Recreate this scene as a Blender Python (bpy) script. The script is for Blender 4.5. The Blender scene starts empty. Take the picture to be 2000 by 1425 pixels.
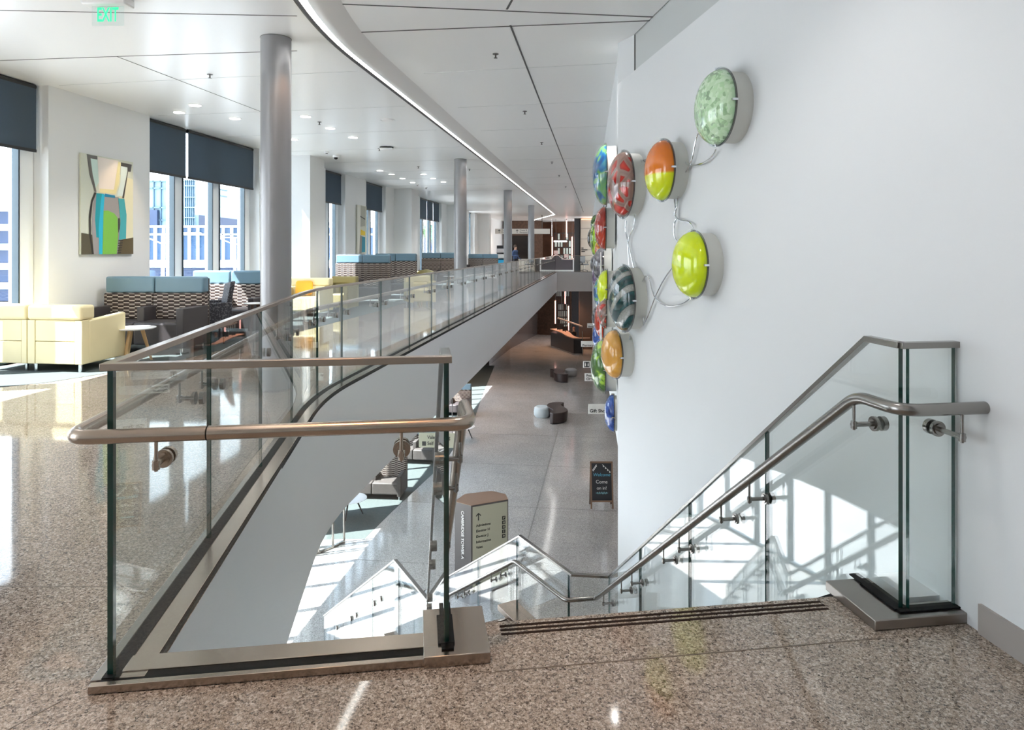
import bpy, bmesh, math, random
from mathutils import Vector, Matrix
random.seed(7)
SC = bpy.context.scene
COL = SC.collection
PI = math.pi

# ------------------------------------------------------------------ camera
CAMZ = 1.48
FPX = 1325.0
HOR = 488.0
cam_d = bpy.data.cameras.new('camera')
cam_d.sensor_width = 36.0
cam_d.lens = FPX / 2000.0 * 36.0
cam_d.shift_y = -(712.5 - HOR) / 2000.0
cam_d.clip_end = 500
cam = bpy.data.objects.new('camera', cam_d)
cam.location = (0, 0, CAMZ)
cam.rotation_euler = (PI / 2, 0, 0)
COL.objects.link(cam)
SC.camera = cam

# ------------------------------------------------------------------ world, sun, exposure
SC.view_settings.view_transform = 'Standard'
SC.view_settings.look = 'None'
SC.view_settings.gamma = 1.0
SC.view_settings.exposure = 0.30
SC.view_settings.use_curve_mapping = False
SC.cycles.use_denoising = True
SC.cycles.max_bounces = 10
SC.cycles.diffuse_bounces = 6
SC.cycles.glossy_bounces = 5
SC.cycles.transparent_max_bounces = 40
SC.cycles.sample_clamp_indirect = 6.0
SC.cycles.caustics_reflective = False
SC.cycles.caustics_refractive = False

W = bpy.data.worlds.new('world')
SC.world = W
W.use_nodes = True
nt = W.node_tree
nt.nodes.clear()
o_ = nt.nodes.new('ShaderNodeOutputWorld')
bg = nt.nodes.new('ShaderNodeBackground')
tc = nt.nodes.new('ShaderNodeTexCoord')
sp = nt.nodes.new('ShaderNodeSeparateXYZ')
rp = nt.nodes.new('ShaderNodeValToRGB')
rp.color_ramp.elements[0].position = 0.0
rp.color_ramp.elements[0].color = (0.95, 0.98, 1.0, 1)
rp.color_ramp.elements[1].position = 0.8
rp.color_ramp.elements[1].color = (0.50, 0.72, 1.0, 1)
nt.links.new(tc.outputs['Generated'], sp.inputs[0])
nt.links.new(sp.outputs['Z'], rp.inputs[0])
nt.links.new(rp.outputs[0], bg.inputs[0])
bg.inputs[1].default_value = 5.4
nt.links.new(bg.outputs[0], o_.inputs[0])

sun_d = bpy.data.lights.new('sun', 'SUN')
sun_d.energy = 34.0
sun_d.angle = math.radians(0.6)
sun_d.color = (1.0, 0.985, 0.965)
sun = bpy.data.objects.new('sun', sun_d)
sdir = Vector((.953 * math.cos(math.radians(55)), .303 * math.cos(math.radians(55)), -math.sin(math.radians(55))))
sun.rotation_euler = sdir.to_track_quat('-Z', 'Y').to_euler()
sun.location = (-20, -5, 30)
COL.objects.link(sun)

def lamp(name, kind, loc, energy, color, size=0.2, rot=(0, 0, 0), spot=None, size_y=None):
    d = bpy.data.lights.new(name, kind)
    d.energy = energy
    d.color = color
    if kind == 'AREA':
        d.size = size
        if size_y:
            d.shape = 'RECTANGLE'
            d.size_y = size_y
    else:
        d.shadow_soft_size = size
    if spot:
        d.spot_size = spot
        d.spot_blend = 0.6
    o = bpy.data.objects.new(name, d)
    o.location = loc
    o.rotation_euler = rot
    COL.objects.link(o)
    return o

# ------------------------------------------------------------------ frames
ZL = -5.32          # lower floor
ZC = 3.725          # upper ceiling
ZLAND = -2.72
P0 = Vector((-1.371, 2.300))
Aa = Vector((-.1383, .9904))
Ap = Vector((.9904, .1383))
def A(p, a, z=None):
    q = P0 + Ap * p + Aa * a
    return q if z is None else Vector((q.x, q.y, z))
Bs, Bc = .1265, .9920
def B(v, u, z=None):
    q = Vector((u * Bs + v * Bc, u * Bc - v * Bs))
    return q if z is None else Vector((q.x, q.y, z))
RB = -math.atan2(Bs, Bc)       # z-rotation of things square to the balcony
RA = math.atan2(.1383, .9904)  # square to the stair
def px(X, d):
    return (X - 1000.0) / FPX * d
def pz(Y, d):
    return CAMZ - (Y - HOR) / FPX * d
def ceil_at(X, Y):
    d = FPX * (ZC - CAMZ) / (HOR - Y)
    return Vector((px(X, d), d, ZC))
VW = -7.44          # window wall plane

# ------------------------------------------------------------------ materials
def mat(name, col=(.8, .8, .8), rough=.5, metal=0., spec=.5, coat=0., emis=None, es=1., trans=0., alpha=1.):
    m = bpy.data.materials.new(name)
    m.use_nodes = True
    b = m.node_tree.nodes['Principled BSDF']
    b.inputs['Base Color'].default_value = (*col, 1)
    b.inputs['Roughness'].default_value = rough
    b.inputs['Metallic'].default_value = metal
    b.inputs['Specular IOR Level'].default_value = spec
    b.inputs['Coat Weight'].default_value = coat
    b.inputs['Coat Roughness'].default_value = .03
    b.inputs['Transmission Weight'].default_value = trans
    if emis:
        b.inputs['Emission Color'].default_value = (*emis, 1)
        b.inputs['Emission Strength'].default_value = es
    return m
def nd(m, t, **kw):
    n = m.node_tree.nodes.new(t)
    for k, v in kw.items():
        if k in n.inputs.keys():
            n.inputs[k].default_value = v
        else:
            setattr(n, k, v)
    return n
def lk(m, a, b):
    m.node_tree.links.new(a, b)
def bsdf(m):
    return m.node_tree.nodes['Principled BSDF']
def ramp(m, stops, interp='LINEAR'):
    r = m.node_tree.nodes.new('ShaderNodeValToRGB')
    r.color_ramp.interpolation = interp
    e = r.color_ramp.elements
    while len(e) < len(stops):
        e.new(.5)
    for i, (p, c) in enumerate(stops):
        e[i].position = p
        e[i].color = (*c, 1)
    return r
def objco(m):
    return nd(m, 'ShaderNodeTexCoord').outputs['Object']

def noise_tint(m, col, amount=.06, scale=1.2, rough=None):
    n = nd(m, 'ShaderNodeTexNoise', Scale=scale, Detail=3.)
    lk(m, objco(m), n.inputs['Vector'])
    c0 = tuple(max(0, c * (1 - amount)) for c in col)
    c1 = tuple(min(1, c * (1 + amount)) for c in col)
    r = ramp(m, [(.3, c0), (.7, c1)])
    lk(m, n.outputs['Fac'], r.inputs[0])
    lk(m, r.outputs[0], bsdf(m).inputs['Base Color'])
    return m

def terrazzo(name, stops, scale, rough, tint=(1, 1, 1)):
    m = mat(name, rough=rough)
    co = objco(m)
    v = nd(m, 'ShaderNodeTexVoronoi', Scale=scale)
    lk(m, co, v.inputs['Vector'])
    s = nd(m, 'ShaderNodeSeparateColor')
    lk(m, v.outputs['Color'], s.inputs[0])
    r = ramp(m, stops, 'CONSTANT')
    lk(m, s.outputs[0], r.inputs[0])
    v2 = nd(m, 'ShaderNodeTexVoronoi', Scale=scale * 2.3)
    lk(m, co, v2.inputs['Vector'])
    s2 = nd(m, 'ShaderNodeSeparateColor')
    lk(m, v2.outputs['Color'], s2.inputs[0])
    r2 = ramp(m, stops, 'CONSTANT')
    lk(m, s2.outputs[1], r2.inputs[0])
    mx = nd(m, 'ShaderNodeMixRGB')
    mx.inputs[0].default_value = .5
    lk(m, r.outputs[0], mx.inputs[1])
    lk(m, r2.outputs[0], mx.inputs[2])
    n = nd(m, 'ShaderNodeTexNoise', Scale=.9, Detail=2.)
    lk(m, co, n.inputs['Vector'])
    r3 = ramp(m, [(.3, (.9, .9, .9)), (.7, (1.06, 1.04, 1.02))])
    lk(m, n.outputs['Fac'], r3.inputs[0])
    mm = nd(m, 'ShaderNodeMixRGB', blend_type='MULTIPLY')
    mm.inputs[0].default_value = 1
    lk(m, mx.outputs[0], mm.inputs[1])
    lk(m, r3.outputs[0], mm.inputs[2])
    lk(m, mm.outputs[0], bsdf(m).inputs['Base Color'])
    # polished surface, very slight waviness
    nw = nd(m, 'ShaderNodeTexNoise', Scale=2.2, Detail=1.)
    lk(m, co, nw.inputs['Vector'])
    bp = nd(m, 'ShaderNodeBump', Strength=.10, Distance=.004)
    lk(m, nw.outputs['Fac'], bp.inputs['Height'])
    lk(m, bp.outputs[0], bsdf(m).inputs['Normal'])
    return m

def glass(name, tint=(.955, .985, .975), rough=0.0, boost=1.0):
    m = bpy.data.materials.new(name)
    m.use_nodes = True
    t = m.node_tree
    t.nodes.clear()
    out = t.nodes.new('ShaderNodeOutputMaterial')
    mix = t.nodes.new('ShaderNodeMixShader')
    tr = t.nodes.new('ShaderNodeBsdfTransparent')
    gl = t.nodes.new('ShaderNodeBsdfGlossy')
    fr = t.nodes.new('ShaderNodeFresnel')
    ge = t.nodes.new('ShaderNodeNewGeometry')
    mr = t.nodes.new('ShaderNodeMapRange')
    mr.inputs['To Min'].default_value = 1.5
    mr.inputs['To Max'].default_value = 1 / 1.5
    t.links.new(ge.outputs['Backfacing'], mr.inputs['Value'])
    t.links.new(mr.outputs[0], fr.inputs['IOR'])
    tr.inputs[0].default_value = (*tint, 1)
    gl.inputs['Roughness'].default_value = rough
    gl.inputs['Color'].default_value = (1, 1, 1, 1)
    if boost != 1.0:
        mu = t.nodes.new('ShaderNodeMath')
        mu.operation = 'MULTIPLY'
        mu.use_clamp = True
        mu.inputs[1].default_value = boost
        t.links.new(fr.outputs[0], mu.inputs[0])
        t.links.new(mu.outputs[0], mix.inputs[0])
    else:
        t.links.new(fr.outputs[0], mix.inputs[0])
    t.links.new(tr.outputs[0], mix.inputs[1])
    t.links.new(gl.outputs[0], mix.inputs[2])
    t.links.new(mix.outputs[0], out.inputs[0])
    return m

def dashes(name, cream, dark, base):
    """woven upholstery with staggered short dashes"""
    m = mat(name, rough=.85, spec=.2)
    s = nd(m, 'ShaderNodeSeparateXYZ')
    lk(m, objco(m), s.inputs[0])
    c = nd(m, 'ShaderNodeCombineXYZ')
    ad = nd(m, 'ShaderNodeMath', operation='ADD')
    lk(m, s.outputs['X'], ad.inputs[0])
    lk(m, s.outputs['Y'], ad.inputs[1])
    lk(m, ad.outputs[0], c.inputs['X'])
    lk(m, s.outputs['Z'], c.inputs['Y'])
    def bricks(dy, c1):
        mp = nd(m, 'ShaderNodeMapping')
        mp.inputs['Location'].default_value = (0, dy, 0)
        lk(m, c.outputs[0], mp.inputs[0])
        w = nd(m, 'ShaderNodeTexBrick')
        w.offset = .5
        w.inputs['Scale'].default_value = 1.0
        w.inputs['Brick Width'].default_value = .10
        w.inputs['Row Height'].default_value = .026
        w.inputs['Mortar Size'].default_value = .0
        w.inputs['Color1'].default_value = (0, 0, 0, 1)
        w.inputs['Color2'].default_value = (1, 1, 1, 1)
        lk(m, mp.outputs[0], w.inputs[0])
        return w, mp
    # row phase 0..1 of the dash band, shifted half a row in every other cell
    fx = nd(m, 'ShaderNodeMath', operation='MULTIPLY')
    lk(m, ad.outputs[0], fx.inputs[0])
    fx.inputs[1].default_value = 1 / .085
    fl = nd(m, 'ShaderNodeMath', operation='FLOOR')
    lk(m, fx.outputs[0], fl.inputs[0])
    md = nd(m, 'ShaderNodeMath', operation='MODULO')
    lk(m, fl.outputs[0], md.inputs[0])
    md.inputs[1].default_value = 2
    mb = nd(m, 'ShaderNodeMath', operation='ABSOLUTE')
    lk(m, md.outputs[0], mb.inputs[0])
    mh = nd(m, 'ShaderNodeMath', operation='MULTIPLY')
    lk(m, mb.outputs[0], mh.inputs[0])
    mh.inputs[1].default_value = .38
    fz = nd(m, 'ShaderNodeMath', operation='MULTIPLY_ADD')
    lk(m, s.outputs['Z'], fz.inputs[0])
    fz.inputs[1].default_value = 1 / .055
    lk(m, mh.outputs[0], fz.inputs[2])
    fr = nd(m, 'ShaderNodeMath', operation='FRACT')
    lk(m, fz.outputs[0], fr.inputs[0])
    r = ramp(m, [(0., dark), (.20, base), (.60, cream), (.80, base)], 'CONSTANT')
    lk(m, fr.outputs[0], r.inputs[0])
    lk(m, r.outputs[0], bsdf(m).inputs['Base Color'])
    return m

M = {}
M['wall'] = noise_tint(mat('painted wall', rough=.6, spec=.25), (.78, .79, .79), .015, .4)
M['wallr'] = noise_tint(mat('painted art wall', rough=.6, spec=.25), (.755, .77, .785), .015, .4)
M['ceil'] = mat('ceiling white', (.90, .91, .91), .28, spec=.4)
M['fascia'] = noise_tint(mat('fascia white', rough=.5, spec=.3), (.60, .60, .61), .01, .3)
M['joint'] = mat('joint line', (.10, .10, .10), .6)
M['nosing'] = mat('nosing grit dark', (.030, .018, .014), .8, spec=.1)
M['fjoint'] = mat('floor joint brass', (.16, .12, .09), .4)
M['terr'] = terrazzo('terrazzo warm', [(0., (.035, .026, .02)), (.13, (.13, .10, .08)), (.27, (.30, .24, .195)), (.56, (.43, .355, .295)), (.86, (.66, .575, .50))], 118, .055)
M['terrlow'] = terrazzo('terrazzo grey', [(0., (.20, .19, .18)), (.2, (.38, .365, .35)), (.5, (.46, .44, .425)), (.8, (.54, .52, .50)), (.93, (.68, .66, .64))], 70, .10)
M['steel'] = mat('brushed bronze steel', (.42, .345, .285), .27, 1.0)
M['steel2'] = mat('satin steel', (.30, .285, .27), .25, 1.0)
M['plate'] = mat('bronze plate', (.40, .33, .28), .24, 1.0)
M['rubber'] = mat('black gasket', (.010, .010, .010), .6, spec=.1)
M['glass'] = glass('guard glass', (.972, .990, .984))
M['wglass'] = glass('window glass', (.97, .99, 1.0))
M['edge'] = mat('glass edge green', (.006, .045, .036), .08, spec=.7)
M['colm'] = noise_tint(mat('column grey paint', rough=.33, spec=.5, metal=.35), (.31, .31, .32), .02, .5)
M['shade'] = mat('roller shade', (.055, .08, .11), .8)
_t = M['shade'].node_tree
_mx = _t.nodes.new('ShaderNodeMixShader'); _tr = _t.nodes.new('ShaderNodeBsdfTransparent')
_tr.inputs[0].default_value = (.55, .80, 1, 1); _mx.inputs[0].default_value = .045     # open weave
_t.links.new(bsdf(M['shade']).outputs[0], _mx.inputs[1]); _t.links.new(_tr.outputs[0], _mx.inputs[2])
_t.links.new(_mx.outputs[0], _t.nodes['Material Output'].inputs[0])
M['frame'] = mat('window frame dark', (.03, .05, .065), .4)
M['wpanel'] = mat('white mullion panel', (.90, .93, .95), .5)
M['yellow'] = noise_tint(mat('butter vinyl', rough=.45, spec=.4), (.80, .70, .42), .03, 3)
M['olive'] = noise_tint(mat('olive-toned vinyl', rough=.5), (.30, .26, .12), .04, 3)  # shaded tone of a cream club chair, and the tub chair's own colour
M['dkseat'] = noise_tint(mat('charcoal vinyl', rough=.42, spec=.4), (.055, .048, .05), .06, 3)
M['grseat'] = noise_tint(mat('taupe grey vinyl', rough=.5, spec=.3), (.085, .075, .07), .05, 3)
M['bluegrey'] = noise_tint(mat('slate blue vinyl', rough=.4, spec=.45), (.15, .25, .32), .05, 3)
M['dash'] = dashes('dash weave', (.75, .68, .60), (.018, .014, .014), (.12, .09, .08))
M['chrome'] = mat('chrome', (.8, .82, .84), .12, 1.0)
M['white'] = mat('white laminate', (.88, .88, .88), .3)
M['wood'] = mat('light wood', (.55, .36, .17), .5)
M['dwood'] = noise_tint(mat('walnut', rough=.45), (.085, .045, .028), .35, 6)
M['brownwall'] = noise_tint(mat('brown panel', rough=.22, spec=.5), (.11, .052, .032), .25, 1.2)
M['black'] = mat('black', (.012, .012, .014), .35)
M['beige'] = mat('beige stone', (.42, .37, .31), .5)
M['carpet'] = mat('teal grey carpet', (.085, .10, .098), .95, spec=.1)
M['carpet2'] = mat('pale carpet', (.30, .33, .32), .95, spec=.1)
M['signb'] = mat('sign cream', (.42, .415, .31), .5)
M['signw'] = mat('sign white', (.80, .80, .76), .45)
M['signd'] = mat('sign dark grey', (.10, .09, .085), .4)
M['ink'] = mat('sign ink', (.02, .02, .018), .5)
M['letw'] = mat('letter white', (.75, .75, .72), .5)
M['copper'] = mat('bronze top', (.33, .20, .13), .3, .6)
M['tubeglow'] = mat('pink light tube', (.9, .5, .45), .4, emis=(1.0, .45, .38), es=1.6)
M['tubewhite'] = mat('white light tube', (.9, .9, .9), .4, emis=(1, .95, .9), es=1.5)
M['ledstrip'] = mat('cool light strip', (.9, .9, .9), .4, emis=(1, .97, .93), es=9.0)
M['downlens'] = mat('downlight lens', (.9, .9, .9), .4, emis=(1, .97, .9), es=6)
M['cove'] = mat('warm cove strip', (.9, .6, .4), .4, emis=(1, .42, .2), es=2.0)
M['copperlite'] = mat('desk top', (.62, .40, .30), .35)

# ------------------------------------------------------------------ mesh builder
class MB:
    def __init__(s):
        s.v = []; s.f = []; s.mi = []
    def add(s, vs, fs, mi=0):
        k = len(s.v)
        s.v += [tuple(v) for v in vs]
        for f in fs:
            s.f.append([i + k for i in f])
            s.mi.append(mi)
        return s
    def box(s, x0, y0, z0, x1, y1, z1, mi=0, T=None):
        vs = [Vector(v) for v in ((x0, y0, z0), (x1, y0, z0), (x1, y1, z0), (x0, y1, z0), (x0, y0, z1), (x1, y0, z1), (x1, y1, z1), (x0, y1, z1))]
        if T:
            vs = [T @ v for v in vs]
        return s.add(vs, [(0, 3, 2, 1), (4, 5, 6, 7), (0, 1, 5, 4), (1, 2, 6, 5), (2, 3, 7, 6), (3, 0, 4, 7)], mi)
    def prism(s, poly, z0, z1, mt=0, ms=0, mbt=0, zt=None):
        n = len(poly)
        vs = [(p[0], p[1], z0) for p in poly] + [(p[0], p[1], z1) for p in poly]
        a = sum(poly[i][0] * poly[(i + 1) % n][1] - poly[(i + 1) % n][0] * poly[i][1] for i in range(n))
        idx = list(range(n))
        if a < 0:
            idx.reverse()
        s.add(vs, [], 0)
        k = len(s.v) - 2 * n
        s.f.append([k + n + i for i in idx]); s.mi.append(mt)
        s.f.append([k + i for i in reversed(idx)]); s.mi.append(mbt)
        for j in range(n):
            i0, i1 = idx[j], idx[(j + 1) % n]
            s.f.append([k + i0, k + i1, k + n + i1, k + n + i0]); s.mi.append(ms)
        return s
    def cyl(s, a, b, r, n=12, r2=None, mi=0, caps=True):
        a = Vector(a); b = Vector(b)
        r2 = r if r2 is None else r2
        d = (b - a).normalized()
        u = d.orthogonal().normalized()
        w = d.cross(u)
        vs = []
        for c, rr in ((a, r), (b, r2)):
            for i in range(n):
                t = 2 * PI * i / n
                vs.append(c + (u * math.cos(t) + w * math.sin(t)) * rr)
        fs = [(i, (i + 1) % n, n + (i + 1) % n, n + i) for i in range(n)]
        if caps:
            fs += [tuple(reversed(range(n))), tuple(range(n, 2 * n))]
        return s.add(vs, fs, mi)
    def tube(s, pts, r, n=12, mi=0):
        pts = [Vector(p) for p in pts]
        m = len(pts)
        vs = []
        u = None
        for i, p in enumerate(pts):
            t = (pts[min(i + 1, m - 1)] - pts[max(i - 1, 0)]).normalized()
            u = t.orthogonal().normalized() if u is None else (u - t * u.dot(t)).normalized()
            w = t.cross(u)
            for j in range(n):
                q = 2 * PI * j / n
                vs.append(p + (u * math.cos(q) + w * math.sin(q)) * r)
        fs = []
        for i in range(m - 1):
            for j in range(n):
                fs.append((i * n + j, i * n + (j + 1) % n, (i + 1) * n + (j + 1) % n, (i + 1) * n + j))
        fs += [tuple(reversed(range(n))), tuple(range((m - 1) * n, m * n))]
        return s.add(vs, fs, mi)
    def lathe(s, prof, n=32, T=None, mi=0):
        """prof: (r, z) pairs, around local z"""
        vs = []
        for r, z in prof:
            for j in range(n):
                q = 2 * PI * j / n
                v = Vector((r * math.cos(q), r * math.sin(q), z))
                vs.append(T @ v if T else v)
        fs = []
        for i in range(len(prof) - 1):
            for j in range(n):
                fs.append((i * n + j, i * n + (j + 1) % n, (i + 1) * n + (j + 1) % n, (i + 1) * n + j))
        s.add(vs, fs, mi)
        k = len(s.v) - len(vs)
        if prof[0][0] > 1e-5:
            s.f.append([k + j for j in reversed(range(n))]); s.mi.append(mi)
        if prof[-1][0] > 1e-5:
            s.f.append([k + (len(prof) - 1) * n + j for j in range(n)]); s.mi.append(mi)
        return s
    def sweep(s, path, prof, mi=0):
        """sweep profile [(side, up)] along a 3-D path; side is to the right of travel, up is world z; mitred"""
        path = [Vector(p) for p in path]
        m, n = len(path), len(prof)
        vs = []
        for i, p in enumerate(path):
            d0 = (path[i] - path[i - 1]) if i > 0 else (path[1] - path[0])
            d1 = (path[i + 1] - path[i]) if i < m - 1 else d0
            if i == 0:
                d0 = d1
            d0 = Vector((d0.x, d0.y)).normalized(); d1 = Vector((d1.x, d1.y)).normalized()
            n0 = Vector((d0.y, -d0.x)); n1 = Vector((d1.y, -d1.x))
            nn = (n0 + n1).normalized()
            k = 1 / max(.4, nn.dot(n0))
            for (a, h) in prof:
                vs.append((p.x + nn.x * a * k, p.y + nn.y * a * k, p.z + h))
        fs = []
        for i in range(m - 1):
            for j in range(n):
                fs.append((i * n + j, (i + 1) * n + j, (i + 1) * n + (j + 1) % n, i * n + (j + 1) % n))
        fs += [tuple(range(n)), tuple(reversed(range((m - 1) * n, m * n)))]
        return s.add(vs, fs, mi)
    def build(s, name, mats, parent=None, bevel=0., smooth=False, seg=2, subs=0, loc=None, rot=None):
        me = bpy.data.meshes.new(name)
        me.from_pydata(s.v, [], s.f)
        if not isinstance(mats, (list, tuple)):
            mats = [mats]
        for m in mats:
            me.materials.append(m)
        for p, k in zip(me.polygons, s.mi):
            p.material_index = k
            p.use_smooth = smooth
        bm = bmesh.new(); bm.from_mesh(me)
        bmesh.ops.recalc_face_normals(bm, faces=bm.faces)
        bm.to_mesh(me); bm.free()
        if smooth:
            try:
                me.set_sharp_from_angle(angle=math.radians(38))
            except Exception:
                pass
        o = bpy.data.objects.new(name, me)
        COL.objects.link(o)
        if parent:
            o.parent = parent
        if loc is not None:
            o.location = loc
        if rot is not None:
            o.rotation_euler = rot
        if bevel:
            b = o.modifiers.new('bevel', 'BEVEL')
            b.width = bevel; b.segments = seg; b.limit_method = 'ANGLE'; b.angle_limit = math.radians(40)
            for p in me.polygons:
                p.use_smooth = True
            try:
                me.set_sharp_from_angle(angle=math.radians(38))
            except Exception:
                pass
            b.harden_normals = False
        if subs:
            q = o.modifiers.new('sub', 'SUBSURF'); q.levels = subs; q.render_levels = subs
        return o

def tag(o, label=None, cat=None, group=None, kind=None):
    if label: o['label'] = label
    if cat: o['category'] = cat
    if group: o['group'] = group
    if kind: o['kind'] = kind
    return o
def thing(name, label, cat, loc=(0, 0, 0), rz=0., group=None):
    o = bpy.data.objects.new(name, None)
    o.empty_display_size = .1
    o.location = loc
    o.rotation_euler = (0, 0, rz)
    COL.objects.link(o)
    return tag(o, label, cat, group)
def struct(name, mb, mats, **kw):
    o = mb.build(name, mats, **kw)
    o['kind'] = 'structure'
    return o
def dup(root, loc, rz=None, label=None, group=None, scale=None):
    r = root.copy(); COL.objects.link(r)
    r.location = loc
    if rz is not None: r.rotation_euler = (0, 0, rz)
    if scale: r.scale = scale
    if label: r['label'] = label
    if group: r['group'] = group
    for ch in list(root.children):
        c = ch.copy(); COL.objects.link(c); c.parent = r
        for g in list(ch.children):
            h = g.copy(); COL.objects.link(h); h.parent = c
    return r
def text(s, size, T, parent, m, name='lettering', ax='CENTER', ay='CENTER', ext=.001, sx=1.0, bold=0.0, font_shear=0.0):
    c = bpy.data.curves.new(name, 'FONT')
    c.body = s; c.size = size; c.align_x = ax; c.align_y = ay; c.extrude = ext; c.offset = bold; c.shear = font_shear
    c.materials.append(m)
    tmp = bpy.data.objects.new('tmp_text', c)
    me = bpy.data.meshes.new_from_object(tmp)
    me.materials.clear(); me.materials.append(m)
    bpy.data.objects.remove(tmp); bpy.data.curves.remove(c)
    o = bpy.data.objects.new(name, me)
    COL.objects.link(o)
    if parent: o.parent = parent
    o.matrix_local = T @ Matrix.Diagonal((sx, 1, 1, 1))
    return o

def fillet(pts, r, n=6):
    """round the corners of a 3-D polyline"""
    pts = [Vector(p) for p in pts]
    rr = r if isinstance(r, (list, tuple)) else [r] * len(pts)
    out = [pts[0]]
    for i in range(1, len(pts) - 1):
        a, b, c = pts[i - 1], pts[i], pts[i + 1]
        t = min(rr[i], (a - b).length * .48, (c - b).length * .48)
        if t < 1e-4:
            out.append(b); continue
        p0 = b + (a - b).normalized() * t
        p2 = b + (c - b).normalized() * t
        for k in range(n + 1):
            q = k / n
            out.append(p0 * (1 - q) ** 2 + b * 2 * q * (1 - q) + p2 * q * q)
    out.append(pts[-1])
    return out
def offset2(path, s):
    """offset a polyline to the right by s, z kept"""
    path = [Vector(p) for p in path]
    out = []
    m = len(path)
    for i, p in enumerate(path):
        d0 = (path[i] - path[i - 1]) if i > 0 else (path[1] - path[0])
        d1 = (path[i + 1] - path[i]) if i < m - 1 else d0
        if i == 0: d0 = d1
        d0 = Vector((d0.x, d0.y)).normalized(); d1 = Vector((d1.x, d1.y)).normalized()
        n0 = Vector((d0.y, -d0.x)); n1 = Vector((d1.y, -d1.x))
        nn = (n0 + n1).normalized()
        k = 1 / max(.4, nn.dot(n0))
        q = p.copy(); q.x += nn.x * s * k; q.y += nn.y * s * k
        out.append(q)
    return out

# ------------------------------------------------------------------ main plan lines
KINK = Vector((-1.997, 6.78))
FAR = Vector((2.90, 45.60))
pathL = fillet([Vector((P0.x, P0.y, 0)), Vector((KINK.x, KINK.y, 0)), Vector((FAR.x, FAR.y, 0))], [0, .75, 0], 8)
P1 = A(1.145, 0)
WY = lambda y: -7.50 + .1276 * y            # window wall x at y
W1X = lambda y: 2.179 - .1396 * y           # art wall x at y
W2X = lambda y: .330 + .1112 * y            # far part of the art wall

# --- upper floor slab (terrazzo on top, white fascia on the sides)
edgeL = offset2(pathL, .125)
slab = [(-8.2, -4.0), (2.73, -4.0), tuple(A(3.20, -.02)), tuple(A(3.20, .04)), tuple(A(2.83, .04)), tuple(A(2.83, .215)), tuple(A(1.24, .215)), tuple(A(1.24, .04)), tuple(A(1.05, .13)), tuple(A(.13, .13))]
slab += [(q.x, q.y) for q in edgeL[1:]]
slab += [(FAR.x + .1, 45.6), (5.6, 45.6), (8.5, 45.6), (8.5, 60), (-1.5, 60), (WY(45.6) - .4, 45.6)]
slab[-1] = (WY(60) - .4, 60)
slab[-2] = (8.5, 60)
slab.append((WY(-4) - .4, -4.0))
slab = [q for i, q in enumerate(slab) if i != 0]
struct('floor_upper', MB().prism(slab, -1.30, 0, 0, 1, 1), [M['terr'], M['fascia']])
# --- lower floor
struct('floor_lower', MB().box(-10, -6, ZL - .3, 12, 60, ZL), M['terrlow'])

# --- ceiling
ce = MB()
ce.prism([(-8.3, -4.0), (1.30 + .14 * 11.1, -4.0), (1.273, 7.08), (8, 7.08), (8.5, 60), (WY(60) - .5, 60)], ZC, ZC + .25)
struct('ceiling', ce, M['ceil'])
cj = MB()
def cline(a, b, w=.012):
    a = Vector(a); b = Vector(b)
    d = (b - a).normalized(); n = Vector((d.y, -d.x, 0)) * w / 2
    cj.add([a + n, b + n, b - n, a - n, a + n - Vector((0, 0, .003)), b + n - Vector((0, 0, .003)), b - n - Vector((0, 0, .003)), a - n - Vector((0, 0, .003))],
           [(0, 1, 2, 3), (4, 7, 6, 5), (0, 4, 5, 1), (1, 5, 6, 2), (2, 6, 7, 3), (3, 7, 4, 0)])
for (a, b, w) in (((674, 64), (1273, 40), .02), ((622, 6), (1275, 33), .02), ((997, 49), (1139.5, 414), .02), ((1000, 0), (990, 18), .02),
                  ((0, 118), (228, 110), .012), ((228, 110), (580, 99), .012), ((228, 110), (510, 218), .010), ((0, 20), (580, 31), .012)):
    cline(ceil_at(*a), ceil_at(*b), w)
struct('trim_ceiling_joints', cj, M['joint'])
cj = MB()
for k in range(9):          # fainter panel joints across the ceiling
    u = 8.4 + k * 2.1
    cline(B(-2.2, u, ZC), B(1.4 if k else 2.6, u - .3, ZC), .006)
    cline(B(-7.3, u, ZC), B(-3.0, u - .2, ZC), .006)
struct('trim_ceiling_seams', cj, mat('ceiling seam', (.66, .68, .68), .6))

# --- art wall (angled) and its continuation
WALLE = 7.37
struct('wall_right', MB().prism([(W1X(-4), -4), (W1X(WALLE), WALLE), (W1X(WALLE) + .095, WALLE + .0), (W1X(-4) + .095, -4)], ZL, 3.28), M['wallr'])
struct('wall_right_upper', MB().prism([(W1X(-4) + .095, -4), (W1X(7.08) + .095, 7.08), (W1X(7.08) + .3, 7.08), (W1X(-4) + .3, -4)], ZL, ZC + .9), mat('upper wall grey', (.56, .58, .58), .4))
struct('trim_wall_corner', MB().box(W1X(7.08) + .085, 7.07, 3.28, W1X(7.08) + .105, 7.10, ZC, 0), M['joint'])
struct('wall_right_far', MB().prism([(W1X(WALLE) + .02, WALLE), (W2X(45.6), 45.6), (W2X(45.6) + .25, 45.6), (W1X(WALLE) + .3, WALLE)], -.78, ZC), M['wallr'])
struct('wall_right_pier', MB().prism([(W2X(38.5), 38.5), (W2X(45.5), 45.5), (W2X(45.5) + .8, 45.5), (W2X(38.5) + .8, 38.5)], ZL, -.79), M['wallr'])
struct('wall_right_lower', MB().prism([(3.0, 6), (W2X(47) + 1.3, 47), (W2X(47) + 1.6, 47), (3.4, 6)], ZL, -1.31), mat('lower tenant wall', (.35, .27, .22), .5))
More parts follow.
